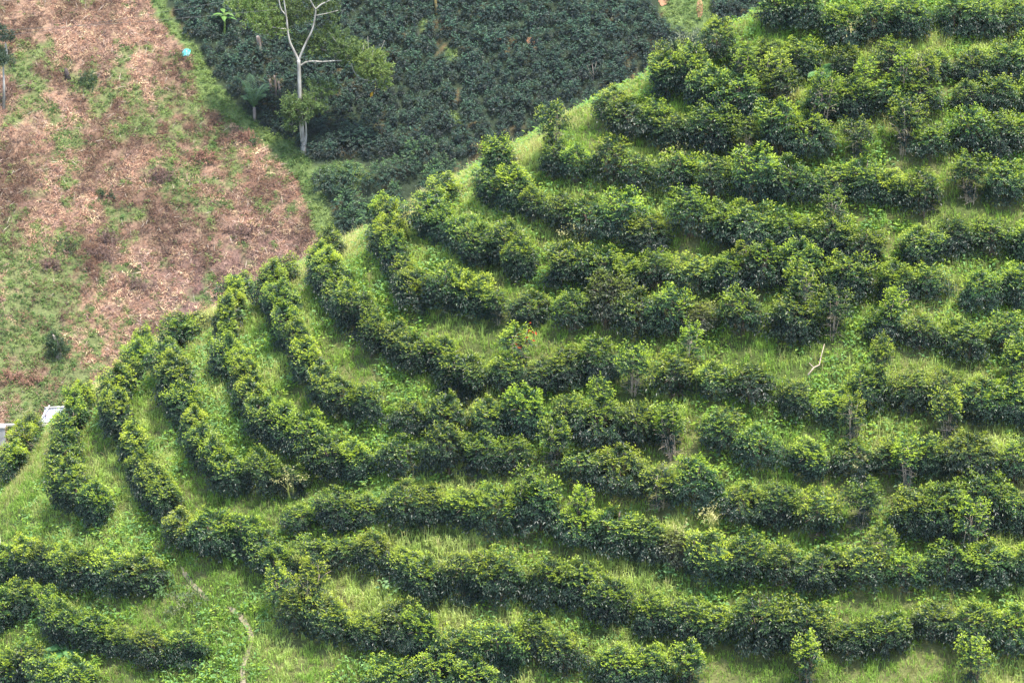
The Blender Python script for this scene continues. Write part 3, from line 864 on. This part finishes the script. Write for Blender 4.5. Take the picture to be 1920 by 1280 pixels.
for cols, L in SETS:
    V, Q, C = leaf_cloud(r, cl(L), 760, .24, .10, cols)
    obj('crown', mesh_np('crown', V, [Q], M_TREELEAF, C), tree)
    hub = cl([L[0]])[0][0] - np.array([0, 0, .6])
    tw = []
    for c, q in cl(L):
        root = c + np.array([.15, .1, -.55]) * q
        for _ in range(5):
            e = c + r.normal(0, .5, 3) * q
            tw.append((np.array([root, (root + e) / 2 + r.normal(0, .1, 3), e]), np.array([.022, .016, .008])))
        hub2 = hub + (root - hub) * .5 + r.normal(0, .15, 3)
        tw.append((np.array([hub, hub2, root]), np.array([.03, .025, .02])))
    Vt, Ft = tubes(tw, 4)
    obj('twigs', mesh_np('twigs', Vt, Ft, M_BARK, smooth=True), tree)
P0 = loc(upright_at(697, 179, foot, -.2))
V, Q, C = leaves(np.repeat([P0 + [0.06, 0, .35]], 5, 0), np.array([[-.35, 0, -1], [-.1, -.2, -1], [-.6, .1, -.9], [.1, .1, -1], [-.3, -.3, -.8]]), np.tile([0, -1., .2], (5, 1)), np.array([.62, .5, .5, .35, .45]), np.full(5, .17), np.array([[.50, .28, .02], [.56, .34, .03], [.18, .06, .03], [.42, .22, .03], [.5, .3, .03]]))
tag(obj('withered_leaf', mesh_np('withered_leaf', V, [Q], M_LITTER, C), tree), 'yellow-orange withered leaf cluster hanging at branch end')

def fronds(r, n, L, spread, col, W=.10, nl=22, leaflet=.55, lift=(.9, 1.6)):
    """Palm or fern fronds as arching ribs with leaflets; returns one (V, F, C) per frond."""
    out = []
    for k in range(n):
        a = 2 * np.pi * k / n + r.normal(0, .2)
        ln = L * r.uniform(.8, 1.15)
        t = np.linspace(0, 1, nl)
        up = r.uniform(*lift)
        h = np.array([math.cos(a), math.sin(a), 0])
        rib = h * (spread * ln * (t + .6 * t * t))[:, None] + np.array([0, 0, 1.0]) * (ln * (up * t - .55 * t ** 2.4))[:, None]
        tg = unit(np.gradient(rib, axis=0))
        sd = unit(np.cross(tg, np.array([0, 0, 1.0])))
        Ps, As, Ls = [], [], []
        for sg in (-1, 1):
            Ps.append(rib[2:]); As.append(sd[2:] * sg * .8 + tg[2:] * .75 - np.array([0, 0, .18]))
            Ls.append(leaflet * ln * .42 * np.sin(np.pi * (.12 + .86 * t[2:])) + .05)
        P, A, Ln = np.concatenate(Ps), np.concatenate(As), np.concatenate(Ls)
        V, Q, C = leaves(P, A, np.tile([0, -.2, 1.0], (len(P), 1)), Ln, np.full(len(P), W), np.array(col) * r.uniform(.8, 1.2, (len(P), 1)))
        Vr, Fr = tubes([(rib, np.linspace(.03, .008, nl))], 3)
        Fq = [Q, Fr[0] + len(V), Fr[1] + len(V)]
        out.append((np.vstack([V, Vr]), Fq, np.vstack([C, np.tile(np.array(col) * 1.2, (len(Vr), 1))])))
    return out

r = np.random.default_rng(5)
foot = far_at(477, 224)[0]
palm = tag(empty('palm', foot), 'young pale-green palm with upright fronds at the dark field corner', 'palm')
V, F = tubes([(np.array([[0, 0, -.3], [0.03, 0, .5], [0, 0, 1.15]]), np.array([.17, .15, .12]))], 8)
obj('trunk', mesh_np('trunk', V, F, M_DEADWOOD, smooth=True), palm)
for V, F, C in fronds(r, 15, 2.5, .34, (.15, .24, .12), W=.085, leaflet=.6, lift=(.95, 1.7)):
    obj('frond', mesh_np('frond', V + [0, 0, 1.05], F, M_WEED, C), palm)

foot = far_at(421, 62)[0]
ban = tag(empty('banana_plant', foot), 'bright lime-green banana plant standing up from the dark field', 'banana plant')
V, F = tubes([(np.array([[0, 0, -.2], [.05, 0, 1.0], [0, 0, 2.0]]), np.array([.11, .10, .06]))], 7)
obj('stem', mesh_np('stem', V, F, noise_mat('banana_stem', (.16, .26, .05), (.34, .42, .10), 3)), ban)
for k in range(7):
    a = k * 2.399
    n = 7; t = np.linspace(0, 1, n)
    d = np.array([math.cos(a), math.sin(a), 0]); sd = np.array([-math.sin(a), math.cos(a), 0])
    rib = np.array([0, 0, 1.3 + .1 * k]) + d * (1.15 * t)[:, None] + np.array([0, 0, 1.0]) * (.95 * t - 1.0 * t * t)[:, None]
    w = (.24 * np.sin(np.pi * np.clip(t * .94 + .04, 0, 1)))[:, None]
    V = np.stack([rib - sd * w - [0, 0, .06], rib, rib + sd * w - [0, 0, .06]], 1).reshape(-1, 3)
    i = np.arange(n - 1) * 3
    Q = np.concatenate([np.stack([i, i + 1, i + 4, i + 3], 1), np.stack([i + 1, i + 2, i + 5, i + 4], 1)])
    obj('leaf', mesh_np('leaf', V, [Q], M_WEED, np.tile([.13, .24, .05], (len(V), 1))), ban)

def snag(name, label, cat, foot, paths, mat, capmat=None):
    V, F = tubes(paths, 8)
    o = obj(name, mesh_np(name, V, F, mat, smooth=True), loc=foot)
    return tag(o, label, cat)

f0 = far_at(487, 102)[0]
snag('dead_trunk', 'pinkish-grey broken dead trunk standing above the dark bushes', 'dead trunk', f0, [(np.array([[.1, 0, -.4], [.05, 0, .5], [-.05, 0, 1.2], [-.12, 0, 1.65], [-.16, 0, 1.75]]), np.array([.24, .21, .20, .19, .10]))], M_DEADWOOD)
for px, hh, lab in ((509, 1.6, 'leftmost lopped grey stem of the cluster of three near the palm'), (518, 1.9, 'middle and tallest lopped stem of the three near the palm'), (525, 1.4, 'rightmost lopped grey stem of the cluster of three near the palm')):
    f0 = far_at(px, 180)[0]
    V, F = tubes([(np.array([[0, 0, -.3], [-.04, 0, hh * .5], [-.10, 0, hh]]), np.array([.12, .11, .09]))], 7)
    t = tag(empty('cut_stem', f0), lab, 'cut stem', 'lopped stems near the palm')
    obj('stem', mesh_np('stem', V, F, M_DEADWOOD, smooth=True), t)
    V, Q, C = leaf_cloud(r, [(np.array([-.08, -.1, hh * .8]), .28), (np.array([-.06, -.1, hh * .5]), .16)], 600, .16, .05, ((.12, .09, .06), (.20, .16, .07)))
    obj('dry_leaves', mesh_np('dry_leaves', V, [Q], M_LITTER, C), t)
f0 = far_at(818, 26)[0]
snag('yellow_trunk', 'mossy yellow trunk rising from the dark field at the top edge', 'trunk', f0, [(np.array([[.05, 0, -.3], [0, 0, .7], [-.12, 0, 1.6], [-.18, 0, 3.0]]), np.array([.16, .13, .10, .08]))], M_YELLOWWOOD)
f0 = far_at(1112, 152)[0]
snag('bare_snag', 'small pinkish bare branching snag at the edge of the dark field', 'dead shrub', f0, [(np.array([[0, 0, -.2], [.05, 0, .6], [-.1, 0, 1.6]]), np.array([.05, .04, .015])), (np.array([[.04, 0, .5], [.3, 0, .9], [.45, 0, 1.3]]), np.array([.035, .025, .01])), (np.array([[.03, 0, .4], [-.3, 0, .8], [-.55, 0, 1.5]]), np.array([.035, .025, .01])), (np.array([[0, 0, 1.0], [.2, 0, 1.3], [.3, 0, 1.8]]), np.array([.03, .02, .01]))], M_DEADWOOD)

# slender trees at the far left
for base, top, crown, lab in (((7, 207), (6, 122), [(6, 112, 13, 0), (12, 118, 8, .3), (-2, 116, 9, -.3)], 'slender bare-trunked young tree with dark tuft, the lower of two'),
                              ((12, 112), (10, 80), [(8, 62, 14, 0), (17, 72, 8, .3), (-3, 66, 9, 0)], 'slender young tree with dark tuft, standing uphill of another')):
    f0 = far_at(*base)[0]
    t = tag(empty('slender_tree', f0), lab, 'tree', 'slender trees on the cleared slope')
    a = upright_at(*top, f0) - f0
    V, F = tubes([(np.array([[0, 0, -.3], a * .5 + [.05, 0, 0], a]), np.array([.15, .11, .07]))], 7)
    obj('trunk', mesh_np('trunk', V, F, M_BARK, smooth=True), t)
    V, Q, C = leaf_cloud(r, [(upright_at(x, y, f0, dy) - f0, q / PXM) for x, y, q, dy in crown], 700, .28, .10, ((.03, .055, .035), (.06, .09, .055)))
    obj('crown', mesh_np('crown', V, [Q], M_TREELEAF, C), t)

# shrubs, heaps and stumps on the cleared slope
def far_shrub(name, label, cat, px, py, clumps, cols, mat=M_TREELEAF, L=.2, W=.08, n=620, group=None, stem=None):
    f0 = far_at(px, py)[0]
    V, Q, C = leaf_cloud(r, [(np.array(c, float), q) for c, q in clumps], n, L, W, cols)
    fol = mesh_np('foliage', V, [Q], mat, C)
    t = tag(empty(name, f0), label, cat, group)
    obj('foliage', fol, t)
    if stem:
        V, F = tubes(stem, 6)
        obj('stem', mesh_np('stem', V, F, M_DEADWOOD, smooth=True), t)
    return t

DK, BR, BRD = ((.025, .05, .025), (.06, .10, .04)), ((.20, .10, .07), (.28, .16, .11)), ((.10, .065, .055), (.20, .13, .105))
far_shrub('vine_covered_stump', 'dark green vine-covered stump standing on the cleared slope', 'stump', 106, 672, [((-.15, 0, 1.7), .38), ((.1, 0, 1.25), .55), ((.45, 0, .9), .5), ((-.2, 0, .9), .35), ((-.25, 0, 2.15), .2)], DK, n=1500, stem=[(np.array([[.2, .1, -.2], [.2, .1, .7], [.05, 0, 1.6], [-.2, 0, 2.2]]), np.array([.30, .25, .16, .06]))])
far_shrub('shrub', 'dark green low shrub beside a charred stump, upper cleared slope', 'shrub', 163, 160, [((0, 0, .4), .6), ((-.7, 0, .3), .4), ((.8, 0, .25), .5), ((.2, 0, .8), .25)], DK, group='shrubs on the cleared slope')
far_shrub('shrub', 'rounded green shrub at the top of the tan strip near the strip', 'shrub', 335, 118, [((0, 0, .3), .6), ((.6, 0, .25), .4)], ((.08, .12, .045), (.15, .18, .06)), group='shrubs on the cleared slope')
far_shrub('shrub', 'small dark shrub amid brown cuttings, low middle of the cleared slope', 'shrub', 205, 372, [((0, 0, .3), .5), ((-.7, 0, .25), .35)], DK, group='shrubs on the cleared slope')
far_shrub('shrub', 'dark low shrub on the greenest part of the cleared slope', 'shrub', 122, 468, [((0, 0, .3), .6), ((.6, 0, .3), .3)], ((.04, .06, .03), (.09, .10, .05)), group='shrubs on the cleared slope')
far_shrub('shrub', 'green shrub on the strip just below the palm', 'shrub', 478, 272, [((0, 0, .3), .4), ((.3, 0, .3), .3)], ((.05, .11, .05), (.10, .17, .07)), group='shrubs on the cleared slope')
f0 = far_at(126, 148)[0]
snag('charred_stump', 'dark charred stump leaning beside a low shrub', 'stump', f0, [(np.array([[.1, 0, -.2], [0, 0, .5], [-.1, 0, 1.0]]), np.array([.3, .22, .12]))], noise_mat('charred', (.03, .022, .02), (.10, .07, .06), 4))
for k, (px, py, w, lab) in enumerate([(16, 712, 1.1, 'reddish-brown brush heap at the left edge above the concrete wall'), (58, 716, .7, 'small reddish-brown brush heap right of a larger one'), (205, 448, 1.0, 'dark purplish brush heap at the edge of the green patch'), (190, 478, .9, 'dark brush heap just below another on the cleared slope'), (262, 540, 1.2, 'long dark brush heap in the lower brown cuttings'), (450, 440, 1.1, 'dark brown brush heap in the lower right cuttings'), (380, 300, 1.1, 'reddish brush heap near the middle of the cleared slope'), (455, 262, 1.0, 'reddish-brown brush heap near the green strip'), (300, 335, 1.2, 'low grey-brown brush heap in the middle of the cleared slope'), (95, 500, .9, 'dull brown brush heap amid green weeds')]):
    far_shrub('brush_heap', lab, 'brush heap', px, py, [((r.uniform(-.3, .3) * w, 0, .05), r.uniform(.45, .62) * w), ((r.uniform(.5, 1.1) * w, 0, .05), r.uniform(.25, .45) * w), ((r.uniform(-1.1, -.5) * w, .1, .05), r.uniform(.25, .45) * w), ((r.uniform(-.4, .4) * w, 0, .25 * w), .2 * w)], BR if k in (0, 1, 6, 7) else BRD, M_LITTER, L=.34, W=.05, n=1100, group='brush heaps on the cleared slope')
    lastheap = S.objects[-1]

# turquoise sheet and brown sack
f0 = far_at(349, 103)[0]
n = 9
gx, gy = np.meshgrid(np.linspace(-.36, .36, n), np.linspace(-.3, .35, n))
hz = .34 * np.exp(-(gx ** 2 + gy ** 2) / .10) + .10 * fbm(gx * 5 + 3, gy * 5, 8, 2)
wob = .08 * (fbm(gx * 3, gy * 3 + 9, 4, 2) - .5)
V = np.stack([gx + wob + .12 * gy, gy * .9, hz + .75 * gy], 2).reshape(-1, 3)
i = (np.arange(n - 1)[:, None] * n + np.arange(n - 1)).ravel()
Vt = np.vstack([V, V - [0, 0, .03]]); Qt = np.stack([i, i + 1, i + n + 1, i + n], 1)
edge = np.concatenate([np.arange(n), np.arange(1, n) * n + n - 1, (n * n - 2 - np.arange(n - 1)), (np.arange(n - 2)[::-1] + 1) * n])
e2 = np.roll(edge, -1)
tag(obj('plastic_sheet', mesh_np('plastic_sheet', Vt, [Qt, Qt[:, ::-1] + n * n, np.stack([edge, e2, e2 + n * n, edge + n * n], 1)], M_TARP, smooth=True), loc=f0 + [0, 0, .05]), 'crumpled turquoise plastic sheet lying at the edge of the cleared slope', 'plastic sheet')
f0 = far_at(357, 108)[0]
V, F = tubes([(np.array([[-.2, 0, .1], [-.05, 0, .16], [.12, 0, .15], [.25, 0, .06]]), np.array([.05, .15, .13, .03]))], 8)
tag(obj('brown_sack', mesh_np('brown_sack', V, F, M_BROWNSACK, smooth=True), loc=f0), 'dark red-brown sack lying just below the turquoise sheet', 'sack')

# small zinc-roofed shelter, pale rail and concrete wall at the left edge
foot = far_at(92, 800)[0]
def shelter_pt(px, py, dy):
    return upright_at(px, py, foot, dy) - foot
shed = tag(empty('shelter', foot), 'small lean-to with pale zinc roof behind the coffee ridge', 'shelter')
c00, c10, c01, c11 = shelter_pt(76, 792, -.5), shelter_pt(112, 791, -.5), shelter_pt(84, 766, .9), shelter_pt(121, 764, .9)
NP = 4
for k in range(NP):
    n = 17
    s = (k + np.linspace(0, 1.04, n)) / NP
    lo, hi = c00 + (c10 - c00) * s[:, None], c01 + (c11 - c01) * s[:, None]
    nrm = unit(np.cross(c10 - c00, c01 - c00))
    wv = (.028 * np.sin(np.linspace(0, 1, n) * 2 * np.pi * 3))[:, None] * nrm + nrm * .006 * k
    V = np.vstack([lo + wv, hi + wv, lo + wv - nrm * .012, hi + wv - nrm * .012])
    j = np.arange(n - 1)
    Q = np.concatenate([np.stack([j, j + 1, n + j + 1, n + j], 1), np.stack([2 * n + j + 1, 2 * n + j, 3 * n + j, 3 * n + j + 1], 1), np.stack([j + 1, j, 2 * n + j, 2 * n + j + 1], 1)])
    obj('roof_sheet', mesh_np('roof_sheet', V, [Q], M_ZINC), shed)
off_n = nrm * .09
for nm, a, b in (('edge_pole', shelter_pt(74, 792, -.55), shelter_pt(93, 761, 1.0)), ('edge_pole', c01 + nrm * .03, c11 + nrm * .03)):
    V, F = tubes([(np.array([a, (a + b) / 2, b]) + off_n, np.array([.07, .07, .07]))], 7)
    obj(nm, mesh_np(nm, V, F, M_PAINT, smooth=True), shed)
for a in (c00, c10, c01, c11):
    gz = far_z(foot[0] + a[0], foot[1] + a[1]) - foot[2]
    V, F = tubes([(np.array([[a[0], a[1], gz - .2], [a[0], a[1], (gz + a[2]) / 2], [a[0], a[1], a[2] - .03]]), np.array([.07, .07, .06]))], 6)
    obj('post', mesh_np('post', V, F, M_DEADWOOD, smooth=True), shed)
a = shelter_pt(86, 780, -.1) + nrm * .06
V, F = tubes([(np.array([a - [.05, 0, .1], a, a + [.06, .0, .12]]), np.array([.03, .07, .03]))], 6)
obj('hook', mesh_np('hook', V, F, M_BROWNSACK, smooth=True), shed)

def box(c0, size):
    x, y, z = c0; a, b, c = size
    V = np.array([[x, y, z], [x + a, y, z], [x + a, y + b, z], [x, y + b, z], [x, y, z + c], [x + a, y, z + c], [x + a, y + b, z + c], [x, y + b, z + c]], float)
    return V, [np.array([[0, 3, 2, 1], [4, 5, 6, 7], [0, 1, 5, 4], [1, 2, 6, 5], [2, 3, 7, 6], [3, 0, 4, 7]])]
fr = far_at(45, 812)[0]
rail = tag(empty('rail', fr), 'long pale horizontal rail on posts leading to the concrete wall', 'rail')
pa, pb = upright_at(-40, 796, fr) - fr, upright_at(99, 795, fr) - fr
V, F = box((pa[0], -.05, pa[2] - .09), (pb[0] - pa[0], .1, .18))
obj('beam', mesh_np('beam', V, F, M_PAINT), rail)
for px in (-20, 30, 64, 97):
    q = upright_at(px, 797, fr) - fr
    gz = far_z(fr[0] + q[0], fr[1]) - fr[2]
    V, F = box((q[0] - .05, .06, gz - .2), (.1, .1, q[2] - gz + .2))
    obj('post', mesh_np('post', V, F, M_DEADWOOD), rail)
fw = far_at(2, 838)[0]
wall = tag(empty('concrete_wall', fw), 'grey weathered concrete wall end at the left edge', 'wall')
q0, q1 = upright_at(-60, 826, fw) - fw, upright_at(8, 801, fw) - fw
V, F = box((q0[0], 0, -.6), (q1[0] - q0[0], .35, q1[2] + .55))
obj('wall_body', mesh_np('wall_body', V, F, M_CONCRETE), wall)
V, F = box((q0[0] - .05, -.06, q1[2] - .05), (q1[0] - q0[0] + .12, .47, .12))
obj('coping', mesh_np('coping', V, F, M_PAINT), wall)

# ------------------------------------------------------------------ single plants on the near spur
def near_plant(name, px, py, label, cat, parts, group=None):
    f0 = near_at(px, py)[0]
    t = tag(empty(name, f0), label, cat, group)
    for nm, V, F, C, m in parts:
        obj(nm, mesh_np(nm, V, F, m, C), t)
    return t

r = np.random.default_rng(9)
FERN = (.13, .27, .09)
for px, py, lab in ((1545, 142, 'bluish-green fern in the second ridge gap, left of another'), (1575, 128, 'taller pale fern beside another among upper right bushes'), (1320, 305, 'bright fern spreading below the twelfth-spaced upper bushes'), (1448, 225, 'feathery green fern between two upper rows'), (105, 1232, 'pale fern on the grass beneath the bottom-left bushes'), (130, 1222, 'smaller pale fern to the right at bottom left'), (1410, 418, 'single arching fern amid the dark upper right rows')):
    near_plant('fern', px, py, lab, 'fern', [('frond', V, F, C, M_WEED) for V, F, C in fronds(r, 8, 1.15, .62, FERN, W=.07, leaflet=.75, nl=16, lift=(.35, .8))], 'ferns on the near slope')

def plume(r, n, H, col):
    P = np.zeros((n, 3)) + np.column_stack([r.normal(0, .09, (n, 2)), np.zeros(n)])
    return blades(P, r.uniform(.6, 1.1, n) * H, np.full(n, .035), r.random(n) * 6.283, r.uniform(.05, .55, n), np.tile([.16, .24, .06], (n, 1)), np.tile(col, (n, 1)))
for px, py, h, lab in ((1596, 88, 1.2, 'pale cream plume grass in the top grassy gap'), (545, 938, 1.3, 'cream flowering plume at the head of a coffee row'), (1340, 1000, 1.0, 'pale seed plume below dark bushes, lower middle right'), (1270, 1036, 1.0, 'straw plume between lower rows'), (1605, 905, 1.1, 'yellow straw plume in the lower right grass'), (1270, 325, .9, 'pale plume in the upper right rows'), (1080, 462, .8, 'whitish plume above the tenth row')):
    V, Q, T, C = plume(r, 46, h, (.52, .48, .22))
    Vs, Qs, Cs = leaf_cloud(r, [(np.array([.05 * k - .15, 0, h * (.72 + .05 * (k % 3))]), .20) for k in range(6)], 700, .10, .035, ((.40, .38, .16), (.56, .52, .26)))
    near_plant('plume_grass', px, py, lab, 'plume grass', [('blades', V, [Q, T], C, M_GRASS), ('plumes', Vs, [Qs], Cs, M_GRASS)], 'plume grasses on the near slope')

def broadleaf(r, n, H, col):
    t = r.random(n)
    P = np.column_stack([r.normal(0, .16, (n, 2)), H * (.2 + .8 * t)])
    az = r.random(n) * 6.283
    return leaves(P, np.stack([np.cos(az), np.sin(az), r.normal(-.1, .3, n)], 1), np.tile([0, -.3, 1.0], (n, 1)), r.uniform(.16, .30, n), r.uniform(.10, .19, n), np.array(col) * r.uniform(.8, 1.2, (n, 1)))
for px, py, lab in ((1690, 915, 'pale broad-leaved weed below the eleventh row, lower right'), (1760, 895, 'pale blue-green broad-leaved weed near the right edge'), (440, 1060, 'bluish-green weed clump at the foot of the long row'), (730, 1112, 'light green broad-leaved weed under the lower middle bushes'), (1255, 1085, 'bluish weed clump in the lower middle grass'), (1905, 20, 'pale broad-leaved weed at the top right corner'), (975, 345, 'pale bluish weed clump near the ridge')):
    V, Q, C = broadleaf(r, 30, .7, (.15, .25, .10))
    Vs, Fs = tubes([(np.array([[0, 0, -.1], [.02, 0, .5], [0, 0, .95]]), np.array([.02, .015, .008]))], 4)
    near_plant('broadleaf_weed', px, py, lab, 'weed', [('leaves', V, [Q], C, M_WEED), ('stem', Vs, Fs, None, M_STEM)], 'broad-leaved weeds on the near slope')

V, Q, C = leaf_cloud(r, [(np.array([0, 0, .35]), .35), (np.array([.5, 0, .28]), .3), (np.array([-.5, 0, .25]), .3)], 700, .16, .07, ((.09, .14, .06), (.20, .20, .11)))
near_plant('low_shrub', 362, 1142, 'dull green and brown low shrub beside the dirt path', 'shrub', [('foliage', V, [Q], C, M_WEED)])
V, Q, C = leaf_cloud(r, [(np.array([0, 0, .4]), .4), (np.array([-.3, 0, .3]), .35)], 700, .16, .07, ((.05, .11, .04), (.11, .18, .06)))
near_plant('low_shrub', 308, 1118, 'rounded dark green low shrub left of the dirt path', 'shrub', [('foliage', V, [Q], C, M_WEED)])
V, Q, C = leaf_cloud(r, [(np.array([0, 0, .8]), .5), (np.array([.6, 0, .5]), .4), (np.array([-.5, 0, .5]), .4)], 620, .18, .05, ((.16, .20, .14), (.28, .30, .22)))
near_plant('grey_shrub', 1292, 112, 'grey-green dusty shrub at the ridge by the dark field', 'shrub', [('foliage', V, [Q], C, M_WEED)])
V, Q, C = leaves(r.normal(0, .22, (26, 3)) + [0, 0, 1.4], r.normal(0, 1, (26, 3)), np.tile([0, -1., .5], (26, 1)), np.full(26, .2), np.full(26, .07), np.array([.42, .08, .03]) * r.uniform(.6, 1.2, (26, 1)))
near_plant('red_leaved_branch', 978, 692, 'dead coffee branch with withered red leaves', 'dead branch', [('leaves', V, [Q], C, M_LITTER), ('stem', *tubes([(np.array([[0, 0, -.1], [.05, 0, .8], [0, 0, 1.5]]), np.array([.03, .02, .01]))], 4), None, M_DRYSTEM)])
f0 = near_at(1530, 702)[0]
snag('fallen_branch', 'bare crooked tan branch lying in the grass between rows', 'branch', f0, [(np.array([[-.35, -.3, .1], [-.1, -.1, .35], [.12, 0, .42], [.2, .1, .8], [.32, .2, 1.25]]), np.array([.035, .03, .028, .022, .012])), (np.array([[-.1, -.1, .33], [-.3, -.1, .55]]), np.array([.02, .01]))], M_DRYSTEM)
f0 = near_at(3, 1075)[0]
snag('pole', 'thin pale wooden pole standing at the left edge', 'pole', f0, [(np.array([[0, 0, -.3], [0, 0, .9], [-.02, 0, 1.9]]), np.array([.045, .042, .04]))], M_PAINT)

# two thin cables crossing the top left corner between poles outside the view
for a, b, h in (((-120, 84), (480, -8), 0), ((-120, 62), (520, 18), 0)):
    fa = np.array([0, 0, CAM_H]) + rays(*a)[0] * 296.0
    fb = np.array([0, 0, CAM_H]) + rays(*b)[0] * 300.0
    t = np.linspace(0, 1, 14)[:, None]
    pts = fa * (1 - t) + fb * t - np.array([0, 0, .25]) * np.sin(np.pi * t)
    V, F = tubes([(pts, np.full(14, .014))], 5)
    tag(obj('cable', mesh_np('cable', V, F, M_CABLE)), 'thin dark cable ' + ('crossing the top left corner, the lower of two at the left edge' if a[1] > 70 else 'crossing the top left corner, the upper of two at the left edge'), 'cable', 'cables over the cleared slope')

# ------------------------------------------------------------------ air
m, n_, l_, b_ = base_mat('air')
n_.remove(b_)
pv = n_.new('ShaderNodeVolumePrincipled')
pv.inputs['Color'].default_value = (.80, .88, 1.0, 1)
pv.inputs['Density'].default_value = HAZE
pv.inputs['Anisotropy'].default_value = 0.2
l_.new(pv.outputs[0], n_['Material Output'].inputs['Volume'])
V, F = box((-420, -140, -1.1), (840, 800, 176))
tag(obj('haze', mesh_np('haze', V, F, m)), kind='stuff')
